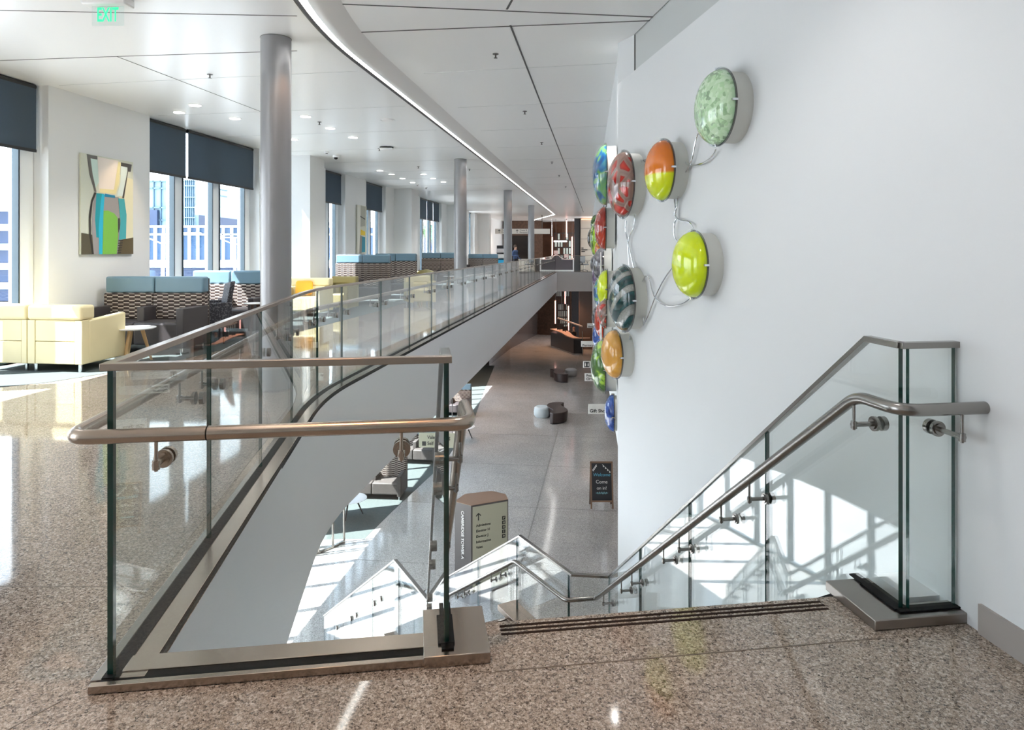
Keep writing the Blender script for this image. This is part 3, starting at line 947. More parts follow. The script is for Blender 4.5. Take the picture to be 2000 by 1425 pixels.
# ------------------------------------------------------------------ glass art domes on the wall
def art(name, kind):
    """procedural art-glass surface; object z is the dome axis, x along the wall, y up"""
    m = mat(name, rough=.12, spec=.5, coat=.5)
    co = objco(m)
    b = bsdf(m)
    s = nd(m, 'ShaderNodeSeparateXYZ'); lk(m, co, s.inputs[0])
    def noise(sc, det=3., dist=0.):
        n = nd(m, 'ShaderNodeTexNoise', Scale=sc, Detail=det, Distortion=dist); lk(m, co, n.inputs['Vector']); return n.outputs['Fac']
    def setc(o): lk(m, o, b.inputs['Base Color'])
    if kind == 'speckle':
        v = nd(m, 'ShaderNodeTexVoronoi', Scale=42.); lk(m, co, v.inputs['Vector'])
        sc = nd(m, 'ShaderNodeSeparateColor'); lk(m, v.outputs['Color'], sc.inputs[0])
        ad = nd(m, 'ShaderNodeMath', operation='MULTIPLY_ADD'); lk(m, s.outputs['X'], ad.inputs[0]); ad.inputs[1].default_value = 1.1; lk(m, sc.outputs[0], ad.inputs[2])
        r = ramp(m, [(0., (.05, .12, .06)), (.22, (.16, .34, .14)), (.42, (.45, .72, .40)), (.6, (.72, .88, .68)), (.85, (.55, .75, .5))], 'CONSTANT')
        lk(m, ad.outputs[0], r.inputs[0])
        n = noise(14, 5.)
        mx = nd(m, 'ShaderNodeMixRGB'); lk(m, n, mx.inputs[0]); lk(m, r.outputs[0], mx.inputs[1]); mx.inputs[2].default_value = (.62, .86, .55, 1)
        setc(mx.outputs[0])
    elif kind == 'sunset':
        r = ramp(m, [(.0, (.62, .78, .01)), (.40, (.80, .85, .01)), (.44, (.85, .22, .01)), (.75, (.80, .20, .01)), (1., (.70, .16, .01))])
        mr = nd(m, 'ShaderNodeMapRange'); mr.inputs['From Min'].default_value = -.25; mr.inputs['From Max'].default_value = .25
        lk(m, s.outputs['Y'], mr.inputs['Value']); lk(m, mr.outputs[0], r.inputs[0]); setc(r.outputs[0])
    elif kind == 'giraffe':
        v = nd(m, 'ShaderNodeTexVoronoi', Scale=6.2, feature='DISTANCE_TO_EDGE'); lk(m, co, v.inputs['Vector'])
        r = ramp(m, [(.0, (.26, .15, .12)), (.12, (.33, .20, .16)), (.16, (.40, .012, .008)), (.30, (.62, .03, .01))])
        lk(m, v.outputs['Distance'], r.inputs[0]); setc(r.outputs[0])
    elif kind == 'lime':
        r = ramp(m, [(.35, (.72, .86, .0)), (.7, (.62, .80, .02))]); lk(m, noise(5), r.inputs[0]); setc(r.outputs[0])
    elif kind == 'tealstripe':
        mp = nd(m, 'ShaderNodeMapping'); mp.inputs['Rotation'].default_value = (0, 0, math.radians(-38)); lk(m, co, mp.inputs[0])
        w = nd(m, 'ShaderNodeTexWave', Scale=1.9, Distortion=.5, bands_direction='Y'); w.inputs['Detail Scale'].default_value = 1.2
        lk(m, mp.outputs[0], w.inputs['Vector'])
        r = ramp(m, [(.0, (.004, .050, .055)), (.5, (.015, .10, .11)), (.66, (.02, .05, .05)), (.72, (.34, .35, .33)), (1., (.46, .47, .44))])
        lk(m, w.outputs['Fac'], r.inputs[0])
        v = nd(m, 'ShaderNodeTexNoise', Scale=80., Detail=2.); lk(m, co, v.inputs['Vector'])
        mx = nd(m, 'ShaderNodeMixRGB', blend_type='MULTIPLY'); mx.inputs[0].default_value = .6; lk(m, r.outputs[0], mx.inputs[1]); lk(m, v.outputs['Fac'], mx.inputs[2]); setc(mx.outputs[0])
    elif kind == 'amber':
        r = ramp(m, [(.3, (.62, .27, .03)), (.6, (.78, .40, .08)), (.8, (.50, .28, .14))]); lk(m, noise(3.5, 2., .6), r.inputs[0]); setc(r.outputs[0])
    elif kind == 'bluegreen':
        r = ramp(m, [(.38, (.01, .07, .22)), (.5, (.02, .16, .36)), (.58, (.18, .42, .10)), (.72, (.10, .28, .22))]); lk(m, noise(4, 2., 1.), r.inputs[0]); setc(r.outputs[0])
    elif kind == 'red':
        r = ramp(m, [(.3, (.28, .008, .008)), (.7, (.55, .05, .015))]); lk(m, noise(4), r.inputs[0]); setc(r.outputs[0])
    elif kind == 'greens':
        r = ramp(m, [(.35, (.03, .09, .02)), (.55, (.10, .22, .04)), (.63, (.42, .68, .08)), (.8, (.25, .33, .22))]); lk(m, noise(3.4, 3., 1.4), r.inputs[0]); setc(r.outputs[0])
    elif kind == 'blue':
        r = ramp(m, [(.35, (.01, .03, .16)), (.55, (.03, .10, .42)), (.75, (.35, .45, .70))]); lk(m, noise(4, 3., 1.), r.inputs[0]); setc(r.outputs[0])
    elif kind == 'limegreen':
        r = ramp(m, [(.35, (.05, .12, .02)), (.52, (.28, .50, .02)), (.75, (.50, .72, .05))], 'LINEAR'); lk(m, noise(5, 3., 1.), r.inputs[0]); setc(r.outputs[0])
    elif kind == 'smoke':
        r = ramp(m, [(.35, (.03, .03, .035)), (.55, (.16, .15, .17)), (.75, (.42, .42, .45))]); lk(m, noise(4, 3., 1.5), r.inputs[0]); setc(r.outputs[0])
    elif kind == 'fire':
        r = ramp(m, [(.35, (.40, .02, .01)), (.5, (.75, .30, .02)), (.65, (.70, .65, .05))]); lk(m, noise(5, 3., 1.), r.inputs[0]); setc(r.outputs[0])
    elif kind == 'purple':
        r = ramp(m, [(.35, (.05, .02, .07)), (.55, (.16, .10, .20)), (.75, (.45, .40, .50))]); lk(m, noise(4, 3., 1.), r.inputs[0]); setc(r.outputs[0])
    elif kind == 'brown':
        r = ramp(m, [(.35, (.04, .03, .02)), (.55, (.22, .17, .12)), (.75, (.45, .40, .33))], 'CONSTANT'); lk(m, noise(9, 3., 1.), r.inputs[0]); setc(r.outputs[0])
    return m
M['drum'] = mat('dome drum white', (.66, .66, .62), .5)
M['flange'] = glass('clear flange', (.86, .90, .90), .05, 1.6)
def dome(px_, py_, pz_, nrm, along, dia, kind, label, drum=.12, h=.135):
    """round art-glass dome on a shallow drum; nrm out of the wall, along the wall (horizontal)"""
    t = thing('glass_dome', label, 'wall art', (px_, py_, pz_))
    n = Vector((nrm.x, nrm.y, 0)); a = Vector((along.x, along.y, 0))
    R = Matrix((a, (0, 0, 1), n)).transposed().to_4x4()
    t.rotation_euler = R.to_euler()
    r = dia / 2
    MB().lathe([(r * .93, 0), (r * .93, drum)], 48).build('drum', M['drum'], t, smooth=True)
    MB().lathe([(r * .9, drum), (r * 1.02, drum + .001), (r * 1.02, drum + .008), (r * .9, drum + .009)], 48).build('rim', M['signd'], t, smooth=True)
    fl = [(r * 1.0, drum + .009), (r * 1.045, drum + .010), (r * 1.045, drum + .018), (r * 1.0, drum + .019)]
    MB().lathe(fl, 48).build('clear_flange', M['flange'], t, smooth=True)
    pr = []
    for k in range(17):
        q = k / 16 * PI / 2
        pr.append((r * .985 * math.cos(q) ** .92 if k < 16 else 0, drum + .012 + h * math.sin(q)))
    MB().lathe(pr, 48).build('glass_cap', art(kind + ' art glass', kind), t, smooth=True)
    for q in (0, 90, 180, 270):
        c, s_ = math.cos(math.radians(q)), math.sin(math.radians(q))
        T = Matrix.Rotation(math.radians(q), 4, 'Z')
        MB().box(r * .93, -.007, drum, r * 1.045, .007, drum + .034, T=T).box(r * .93, -.007, drum + .024, r * .99, .007, drum + .036, T=T).build('clip', M['chrome'], t)
    return t
n1 = -Vector((Ap.x, Ap.y)); al1 = Vector((-Aa.x, -Aa.y))
for (y, z, dia, kind, lab) in (
        (4.63, CAMZ + .968, .515, 'speckle', 'pale green speckled glass dome, highest and nearest on the white wall'),
        (5.67, CAMZ + .663, .51, 'sunset', 'orange over yellow glass dome on the white wall'),
        (6.75, CAMZ + .650, .66, 'giraffe', 'large red glass dome with tan web pattern near the corner of the wall'),
        (5.05, CAMZ - .107, .50, 'lime', 'plain bright yellow lime glass dome on the white wall'),
        (6.72, CAMZ - .477, .65, 'tealstripe', 'dark teal glass dome with slanted silver stripes'),
        (7.03, CAMZ - 1.075, .50, 'amber', 'amber glass dome low at the corner of the wall')):
    dome(W1X(y), y, z, n1, al1, dia, kind, lab)
w2d = Vector((.1112, 1)).normalized()
n2 = Vector((-w2d.y, w2d.x)); al2 = -w2d
for (y, z, dia, kind, lab, dr, h) in (
        (7.95, 2.36, .72, 'bluegreen', 'blue and green glass dome behind the top of the red web one', .10, .16),
        (8.35, 1.75, .54, 'red', 'plain red glass dome seen edge-on below the blue and green one', .10, .13),
        (8.3, 1.01, .46, 'lime', 'lime glass dome partly hidden behind the teal striped one', .08, .12),
        (9.5, 1.27, .50, 'smoke', 'smoky grey glass dome behind the plain red one', .10, .14),
        (15., 1.72, .85, 'limegreen', 'lime and dark green glass dome farther down the wall', .10, .16),
        (24., 1.90, .75, 'brown', 'brown speckled glass dome, the farthest on the wall', .12, .20),
        (17., 2.12, .5, 'greens', 'small dark green glass dome above the lime and green one', .10, .14),
        (14.2, 1.18, .45, 'smoke', 'blackish glass dome under the lime and green one', .12, .14),
        (11., 1.48, .36, 'fire', 'small orange and lime glass dome in the crowded cluster', .10, .10),
        (12.2, 1.27, .36, 'red', 'small dark red glass dome in the crowded cluster', .10, .11),
        (12.4, 1.00, .45, 'purple', 'purple clear glass dome in the crowded cluster', .12, .12),
        (11.2, .78, .50, 'bluegreen', 'small teal glass dome under the purple one', .10, .12),
        (12.0, .28, .42, 'smoke', 'dark clear glass dome low on the far wall', .12, .12),
        (9.5, .50, .52, 'red', 'dusky red glass dome behind the cables', .10, .12),
        (10.8, .10, .44, 'blue', 'blue grey glass dome above the big green one', .12, .12),
        (7.85, .14, .62, 'greens', 'large green glass dome behind the amber one', .12, .16),
        (9.9, -.08, .30, 'fire', 'tiny yellow streaked glass dome behind the big green one', .10, .08),
        (7.66, -.36, .42, 'blue', 'cobalt blue glass dome, lowest on the wall', .025, .10),
        (8.0, .73, .34, 'giraffe', 'small red patterned glass dome below the lime one', .10, .10)):
    dome(W2X(y), y, z, n2, al2, dia, kind, lab, dr, h)
# silver cables looping between the domes
def wall1_pt(X, Y, off=.03):
    t = (X - 1000) / FPX
    k = 2.179 - off
    d = k / (t + .1396)
    return Vector((px(X, d), d, pz(Y, d)))
def smooth_path(pts, n=6):
    out = []
    m = len(pts)
    for i in range(m - 1):
        p0 = pts[max(i - 1, 0)]; p1 = pts[i]; p2 = pts[i + 1]; p3 = pts[min(i + 2, m - 1)]
        for k in range(n):
            t = k / n
            out.append(.5 * ((2 * p1) + (p2 - p0) * t + (2 * p0 - 5 * p1 + 4 * p2 - p3) * t * t + (3 * p1 - p0 - 3 * p2 + p3) * t ** 3))
    out.append(pts[-1])
    return out
CB = [([(1373, 251), (1361, 267), (1350, 316), (1330, 349)], 'from the pale green dome down to the orange dome'),
      ([(1399, 291), (1391, 305), (1374, 318), (1349, 323), (1338, 316), (1328, 299)], 'looping below the pale green dome'),
      ([(1249, 378), (1239, 347), (1237, 326), (1248, 314), (1269, 310)], 'from the red web dome to the orange dome'),
      ([(1247, 330), (1255, 313), (1265, 324), (1268, 334)], 'short loop touching the left of the orange dome'),
      ([(1317, 386), (1321, 422), (1317, 440), (1318, 462), (1329, 480)], 'from the orange dome down to the lime dome'),
      ([(1327, 363), (1323, 400), (1318, 418), (1328, 430), (1346, 434), (1354, 445)], 'bending over the top of the lime dome'),
      ([(1321, 513), (1303, 536), (1284, 570), (1266, 616), (1257, 635)], 'long one from the lime dome down left'),
      ([(1352, 580), (1331, 594), (1300, 596), (1278, 579), (1269, 547), (1261, 539), (1250, 559)], 'sagging between the lime and teal striped domes'),
      ([(1223, 431), (1222, 450), (1227, 473), (1238, 523)], 'crossing above the teal striped dome'),
      ([(1241, 417), (1238, 443), (1227, 471), (1229, 517)], 'from the red web dome to the teal striped dome'),
      ([(1250, 609), (1256, 620), (1257, 635)], 'short end at the right of the teal striped dome'),
      ([(1230, 655), (1229, 667)], 'stub between the teal striped and amber domes')]
for pts, w in CB:
    o = MB().tube(smooth_path([wall1_pt(x, y) for x, y in pts]), .0065, 8).build('cable', M['chrome'], smooth=True)
    tag(o, 'silver cable on the white wall, ' + w, 'cable')
def wall2_pt(y, z, off):
    return Vector((W2X(y) - off, y, z))
for pts, w in (([(8.6, 1.45), (8.55, 1.3), (8.7, 1.12), (8.5, .95)], 'beside the hidden lime dome'), ([(8.9, .95), (8.8, .7), (9.0, .4), (8.7, .15)], 'white one hanging over the dusky red dome'),
               ([(8.4, .9), (8.5, .6), (8.3, .35), (8.4, .1)], 'white one dropping behind the amber dome'), ([(9.6, 1.0), (10.4, .6), (11.5, .45), (11.8, .2)], 'curling round the dark clear dome')):
    o = MB().tube(smooth_path([wall2_pt(y, z, .16) for y, z in pts]), .008, 8).build('cable', M['white'], smooth=True)
    tag(o, 'cable on the far wall, ' + w, 'cable')

# ------------------------------------------------------------------ furniture
def settee(label, loc, rz, w=1.5, H=1.10, dep=.74, units=2, headrest=True, group=None, seatm='dkseat', legs=True):
    """high-back settee facing local -y; local y=0 is the back"""
    t = thing('high_back_settee', label, 'sofa', loc, rz, group)
    aw = .11
    uw = (w) / units
    hh = .24 if headrest else 0
    sm = M[seatm]
    for k in range(units):
        x0 = -w / 2 + k * uw
        MB().box(x0 + .004, -.24, .46, x0 + uw - .004, -.02, H - hh - .005).build('backrest', M['dash'], t, bevel=.02)
        if headrest:
            MB().box(x0 + .004, -.20, H - hh, x0 + uw - .004, -.02, H).build('headrest', M['bluegrey'], t, bevel=.03, seg=3)
        MB().box(x0 + .003, -dep + .02, .14, x0 + uw - .003, -.20, .46).build('seat', sm, t, bevel=.035, seg=3)
    for k in range(units + 1):
        xc = -w / 2 + k * uw
        x0 = xc - aw / 2 + (aw / 2 if k == 0 else 0) - (aw / 2 if k == units else 0)
        if 0 < k < units:
            MB().box(x0, -dep + .22, .40, x0 + aw, -.20, .66).build('arm', sm, t, bevel=.012)
        else:
            MB().box(x0, -dep, .10, x0 + aw, -.05, .66).build('arm', sm, t, bevel=.012)
    MB().box(-w / 2, -.03, .10, w / 2, 0.0, H - .03).build('back_shell', M['grseat'], t, bevel=.01)
    for (x, y) in ((-w / 2 + .07, -dep + .08), (w / 2 - .07, -dep + .08), (-w / 2 + .07, -.1), (w / 2 - .07, -.1)):
        MB().cyl((x, y, 0), (x, y, .14), .022, 14).build('leg', M['chrome'], t, smooth=True)
    return t
def club(label, loc, rz, m='yellow', w=.73, H=.81, group=None):
    t = thing('club_chair', label, 'armchair', loc, rz, group)
    mm = M[m]
    # back shell with seams: three stacked upholstered panels framed by side panels
    MB().box(-w / 2, -.12, .10, -w / 2 + .10, 0, H - .18).build('side_panel', mm, t, bevel=.008)
    MB().box(w / 2 - .10, -.12, .10, w / 2, 0, H - .18).build('side_panel', mm, t, bevel=.008)
    MB().box(-w / 2 + .103, -.12, .10, w / 2 - .103, -.004, .37).build('back_panel', mm, t, bevel=.01)
    MB().box(-w / 2 + .103, -.12, .374, w / 2 - .103, -.004, H - .18).build('back_panel', mm, t, bevel=.01)
    MB().box(-w / 2, -.22, H - .178, w / 2, .012, H).build('head_roll', mm, t, bevel=.035, seg=4)
    MB().box(-w / 2 + .10, -.24, .40, w / 2 - .10, -.12, H - .18).build('backrest', mm, t, bevel=.03)
    MB().box(-w / 2 + .10, -.74, .12, w / 2 - .10, -.20, .44).build('seat', mm, t, bevel=.035, seg=3)
    for s in (-1, 1):
        x0 = s * w / 2 - (0 if s < 0 else .10)
        MB().add([(x0, 0 - .12, .10), (x0 + .10, -.12, .10), (x0 + .10, -.76, .10), (x0, -.76, .10), (x0, -.12, .62), (x0 + .10, -.12, .62), (x0 + .10, -.76, .665), (x0, -.76, .665)],
                 [(0, 1, 2, 3), (4, 7, 6, 5), (0, 4, 5, 1), (1, 5, 6, 2), (2, 6, 7, 3), (3, 7, 4, 0)]).build('arm', mm, t, bevel=.012)
        for y in (-.06, -.68):
            MB().cyl((s * (w / 2 - .07), y, 0), (s * (w / 2 - .07), y, .10), .024, 14).build('leg', M['chrome'], t, smooth=True)
    return t
def rtable(label, loc, r=.3, h=.45, legs=3, legm='wood', group=None):
    t = thing('round_table', label, 'table', loc, .4, group)
    MB().lathe([(0, h - .022), (r - .03, h - .022), (r, h - .010), (r, h - .002), (r - .004, h), (0, h)], 48).build('table_top', M['white'], t, smooth=True)
    for k in range(legs):
        q = 2 * PI * k / legs
        a = Vector((math.cos(q), math.sin(q), 0))
        MB().cyl(a * r * .35 + Vector((0, 0, h - .03)), a * r * .78, .026, 12, r2=.014).build('leg', M[legm], t, smooth=True)
    return t
# near seating, upper floor
c1 = club('cream vinyl club chair with its back to the camera, nearest the glass guardrail', (-5.53, 8.2, 0), PI + RB)
cc = Vector((-5.53, 8.2)) + Vector((-Bc, Bs)) * .63
dup(c1, (cc.x, cc.y, 0), label='cream vinyl club chair cut by the picture edge beside the tall window', scale=(.70, 1, 1))
settee('slate and dash-pattern high-back settee against the painting wall, in shade', (-5.31, 10.28, 0), RB * .35, w=1.50, H=1.085, dep=.76)
rtable('small round white table with wooden legs beside the cream club chair', (-5.03, 9.04, 0), .26, .45)
settee('slate and dash-pattern high-back settee in full sun under the wide window', (-5.02, 12.35, 0), RB, w=1.46, H=1.11)
rtable('white round table glimpsed between the two near settees', (-4.20, 11.05, 0), .16, .62, legm='dwood')
# dark wing chair
t = thing('wing_chair', 'black patterned wing chair behind the shaded settee', 'armchair', (-4.62, 10.95, 0), RB - .9)
wm = mat('black weave', (.03, .03, .035), .7)
v = nd(wm, 'ShaderNodeTexVoronoi', Scale=45.); lk(wm, objco(wm), v.inputs['Vector'])
r = ramp(wm, [(.0, (.02, .02, .025)), (.55, (.03, .03, .04)), (.7, (.12, .12, .13))]); lk(wm, v.outputs['Distance'], r.inputs[0]); lk(wm, r.outputs[0], bsdf(wm).inputs['Base Color'])
MB().add([(-.28, 0, .40), (.28, 0, .40), (.33, .10, .99), (-.33, .10, .93), (-.28, -.07, .40), (.28, -.07, .40), (.33, .03, .99), (-.33, .03, .93)],
         [(0, 1, 2, 3), (7, 6, 5, 4), (0, 4, 5, 1), (1, 5, 6, 2), (2, 6, 7, 3), (3, 7, 4, 0)]).build('backrest', wm, t, bevel=.02)
MB().box(-.30, -.55, .28, .30, 0, .43).build('seat', M['dkseat'], t, bevel=.04)
for s_ in (-1, 1):
    MB().box(s_ * .30 - .03, -.5, .28, s_ * .30 + .03, .05, .66).build('arm', wm, t, bevel=.02)
for x in (-.22, .22):
    for y in (-.45, -.06):
        MB().cyl((x, y, .30), (x * 1.15, y * 1.1, 0), .02, 10, r2=.012).build('leg', M['black'], t)
# beyond the first column
club('cream club chair in sun in front of the first white pier', (-4.62, 15.75, 0), RB, H=.84, w=.98)
pl = MB().box(-.19, -.07, 0, .19, .07, .34).build('pillow', mat('marigold cloth', (.85, .42, .04), .8), bevel=.06, seg=4, loc=(-4.72, 15.38, .45), rot=(-.25, 0, .1))
tag(pl, 'orange yellow throw pillow on the sunlit cream chair', 'pillow')
club('olive-toned vinyl club chair, shade put into its colour, behind the cream one', (-4.08, 16.75, 0), RB, m='olive', H=.84, w=.62)
settee('far slate and dash-pattern settee past the first pier, half in sun', (-4.18, 19.25, 0), RB, w=1.55, H=1.35, dep=.8)
settee('slate and dash-pattern settee just behind the half sunlit one', (-3.62, 21.4, 0), RB, w=1.3, H=1.37, dep=.8)
settee('slate and dash-pattern settee beside the second column', (-2.95, 28.4, 0), RB, w=1.6, H=1.37, dep=.8)
settee('farthest slate and dash-pattern settee beyond the second column', (-1.62, 38.6, 0), RB, w=1.7, H=1.25, dep=.8)
club('cream club chair glimpsed below the far sunlit settee', (-2.62, 18.6, 0), RB + .5, w=.7, H=.78)
rtable('far white round table between settees', (-2.65, 20.2, 0), .25, .5)
rtable('white round table near the second column', (-2.3, 25.6, 0), .3, .5)
bk = thing('tub_chair', 'olive grey round-backed tub chair in front of the far settees', 'armchair', (-3.05, 23.6, 0), RB)
tb = MB()
for zz0, zz1, ri, ro in ((.12, .80, .26, .34),):
    vs = []; N = 20
    for k in range(N + 1):
        q = PI * (-.1 + 1.2 * k / N)
        c, s_ = math.cos(q), math.sin(q)
        zz = zz1 - .12 * abs(k / N - .5) * 2
        vs += [(ri * c, ri * s_, zz0), (ro * c, ro * s_, zz0), (ro * c, ro * s_, zz), (ri * c, ri * s_, zz)]
    fs = []
    for k in range(N):
        for j in range(4):
            fs.append((4 * k + j, 4 * k + (j + 1) % 4, 4 * k + 4 + (j + 1) % 4, 4 * k + 4 + j))
    fs += [(0, 1, 2, 3), (4 * N + 3, 4 * N + 2, 4 * N + 1, 4 * N)]
    tb.add(vs, fs)
tb.build('tub_back', M['olive'], bk, smooth=True)
MB().lathe([(0, .12), (.27, .12), (.27, .42), (.24, .45), (0, .45)], 28).build('seat', M['olive'], bk, smooth=True)
for q in range(4):
    a = q * PI / 2 + .78
    MB().cyl((.2 * math.cos(a), .2 * math.sin(a), .13), (.24 * math.cos(a), .24 * math.sin(a), 0), .015, 8).build('leg', M['chrome'], bk)

# carpets
struct('floor_carpet_upper', MB().prism([(-7.9, 6.6), (-6.2, 6.85), (-5.20, 7.55), (-4.55, 8.7), (-3.9, 12), (-3.2, 16.6), (-2.6, 24), (-1.2, 38), (-2.8, 38), tuple(B(VW + .02, 8))], .0, .004), M['carpet'])
struct('floor_carpet_lower', MB().prism([(-5.6, 15.9), (-3.47, 15.97), (-3.11, 17.67), (-2.2, 21.5), (-1.9, 24), tuple(B(VW + .02, 24)), tuple(B(VW + .02, 16.5))], ZL, ZL + .004), M['carpet'])
struct('floor_carpet_lower_far', MB().prism([(-1.515, 27.4), (-1.33, 33.1), (-1.02, 39.9), (-3.4, 40), (-4.3, 27.4)], ZL, ZL + .004), M['carpet'])

# paintings ----------------------------------------------------------
def painting(label, u0, u1, z0, z1, shapes, bgc, th=.035):
    w = u1 - u0; h = z1 - z0
    t = thing('painting', label, 'painting', B(VW, u0, z0), RB)
    # local x out of the wall (+v), y along (+u)
    MB().box(.012, 0, 0, th, w, h).build('canvas', mat('canvas ' + label[:12], bgc, .7), t)
    ms = []; mb = MB()
    for i, (c, poly) in enumerate(shapes):
        vs = [(th + .0006 * (i + 1), x * w, (1 - y) * h) for x, y in poly]
        ms.append(mat('paint', c, .6))
        mb.add(vs, [tuple(range(len(vs)))], i)
    if shapes:
        mb.build('painted_shapes', ms, t)
    return t
def cpoly(pts):
    out = []
    for X, Y in pts:
        x = (X - 165) / 650.
        t_ = 62 + 75 * x; b_ = 1340 - 15 * x
        out.append((min(1, max(0, x)), min(1, max(0, (Y - t_) / (b_ - t_)))))
    return out
SH = [((.80, .76, .55), cpoly([(600, 300), (815, 360), (815, 1110), (700, 1130)])),
      ((.84, .76, .70), cpoly([(360, 100), (620, 130), (590, 530), (375, 530)])),
      ((.62, .78, .72), cpoly([(270, 125), (355, 135), (375, 420), (330, 500), (285, 330)])),
      ((.16, .15, .14), cpoly([(230, 75), (355, 92), (355, 135), (275, 125), (300, 330), (345, 545), (322, 548), (262, 330)])),
      ((.78, .70, .38), cpoly([(615, 145), (650, 150), (620, 420), (585, 560), (380, 550), (385, 500), (560, 505)])),
      ((.70, .80, .78), cpoly([(650, 195), (735, 205), (735, 290), (668, 585), (600, 580), (640, 400)])),
      ((.08, .075, .07), cpoly([(650, 148), (795, 168), (780, 262), (745, 262), (690, 608), (665, 606), (735, 260), (735, 208), (650, 195)])),
      ((.10, .085, .05), cpoly([(168, 1068), (300, 1090), (320, 1335), (168, 1340)])),
      ((.12, .09, .04), cpoly([(700, 1135), (815, 1110), (815, 1325), (590, 1330), (600, 1150)])),
      ((.32, .30, .30), cpoly([(330, 560), (620, 600), (640, 1150), (600, 1330), (310, 1335), (285, 1000), (300, 700)])),
      ((.03, .025, .02), cpoly([(318, 550), (342, 552), (296, 680), (275, 900), (278, 1100), (312, 1335), (288, 1335), (256, 1080), (252, 860), (278, 660)])),
      ((.01, .30, .36), cpoly([(340, 560), (430, 565), (405, 1130), (340, 1120), (325, 900), (335, 650)])),
      ((.02, .42, .62), cpoly([(405, 570), (440, 572), (425, 800), (412, 1335), (372, 1335), (368, 1000), (390, 700)])),
      ((.01, .20, .38), cpoly([(440, 562), (570, 578), (570, 610), (440, 600)])),
      ((.06, .38, .42), cpoly([(610, 612), (690, 615), (720, 820), (712, 1130), (620, 1145), (640, 900)])),
      ((.20, .48, .07), cpoly([(425, 780), (480, 775), (560, 810), (600, 860), (608, 1100), (590, 1330), (413, 1335)])),
      ((.04, .04, .03), cpoly([(608, 870), (628, 870), (628, 1000), (610, 1060)]))]
for k in range(6):
    y0 = 1150 + k * 31
    SH.append(((.05, .04, .03), cpoly([(612 - k * 3, y0), (675 - k * 6, y0 - 6), (672 - k * 6, y0 + 9), (610 - k * 3, y0 + 15)])))
u_a = B(0, 0).x
def u_of(X, v=VW):
    """u on the window wall seen at picture column X (used to measure, the wall itself is fixed)"""
    t = (X - 1000) / FPX
    y = 7.5 / (.1276 - t)
    x = t * y
    return x * Bs + y * Bc
painting('abstract painting of a teal and green vase shape on the window wall', u_of(153.5), u_of(256), 1.415, 2.885, SH, (.66, .68, .58))
SH2 = [((.42, .42, .36), [(.25, .0), (.9, .02), (.85, .42), (.2, .45)]), ((.75, .74, .66), [(.0, .0), (.35, 0), (.3, 1), (.0, 1)]),
       ((.80, .58, .03), [(.35, .50), (.85, .54), (.85, .62), (.33, .62)]), ((.02, .24, .34), [(.45, .64), (.85, .66), (.85, .97), (.42, .98)]), ((.28, .27, .24), [(.28, .62), (.5, .64), (.45, 1), (.2, 1)]),
       ((.05, .05, .05), [(.3, .22), (.85, .27), (.85, .29), (.3, .24)])]
painting('narrow abstract painting with a yellow band on the wall between far windows', u_of(695), u_of(713), 1.37, 2.88, SH2, (.62, .62, .52), .05)

# ceiling fittings ----------------------------------------------------
first = None
for (X, Y) in ((381, 205), (350, 219), (459, 231), (597, 227), (645, 250), (690, 268), (573, 272), (742, 333), (765, 340), (786, 348), (806, 356), (827, 340), (846, 348), (866, 355)):
    q = ceil_at(X, Y)
    if first is None:
        first = thing('downlight', 'small round recessed downlight in the white ceiling over the window seating', 'ceiling light', q, 0, 'downlights over the window seating')
        MB().lathe([(.085, -.008), (.105, -.006), (.105, -.0005), (.085, -.0005)], 20).build('trim_ring', M['white'], first)
        MB().lathe([(0, -.012), (.085, -.012), (.085, -.009), (0, -.009)], 20).build('lens', M['downlens'], first)
    else:
        dup(first, q)
for k in range(9):        # spots over the seating and near landing, plus an added atrium fill row
    q = B(-5.2, 5 + k * 4.2, ZC - .05)
    lamp('ceiling_and_fill_spot', 'SPOT', q, 170, (1, .98, .96), .06, spot=2.2)
    q = B(.2, 3 + k * 4.6, ZC - .05)
    lamp('ceiling_and_fill_spot', 'SPOT', q, 40 if k == 0 else (190 if k < 5 else 420), (1, .97, .93), .06, spot=2.0)
lamp('ceiling_and_fill_spot', 'SPOT', (-.62, 1.75, ZC - .05), 110, (1, .55, .28), .05, spot=.95)
lamp('ceiling_and_fill_spot', 'SPOT', (.6, .4, ZC - .05), 16, (1, .88, .76), .05, spot=1.6)
for (x_, y_, e_) in ((-2.22, 6.95, 26), (-1.02, 16.5, 26), (.08, 25.3, 22)):     # warm downlights grazing the columns
    lamp('column_spot', 'SPOT', (x_, y_, ZC - .05), e_, (1, .55, .30), .03, spot=1.2)
pq = B(-6.35, 9.6, ZC - .06)
lamp('picture_spot', 'SPOT', pq, 55, (1, .78, .50), .03, rot=(B(VW, 9.75, 2.0) - pq).to_track_quat('-Z', 'Y').to_euler(), spot=.75)
for k in range(5):        # added warm fill spots below the balcony and at the far reception
    lamp('soffit_fill_spot', 'SPOT', (-.4 + k * .9, 30 + k * 5, -1.36) if k > 2 else (-2.6 + k * .5, 26 + k * 4, -1.36), 200, (1, .62, .38), .05, spot=2.0)
lamp('soffit_fill_spot', 'SPOT', (3.4, 46.5, -1.36), 260, (1, .55, .34), .05, spot=2.2)  # added warm fill over the lower reception
lamp('far_spot', 'SPOT', (2.6, 48.5, ZC - .05), 200, (1, .70, .52), .05, spot=2.2)
lamp('far_spot', 'SPOT', (-.3, 46.5, ZC - .05), 200, (1, .82, .68), .05, spot=2.2)
first = None
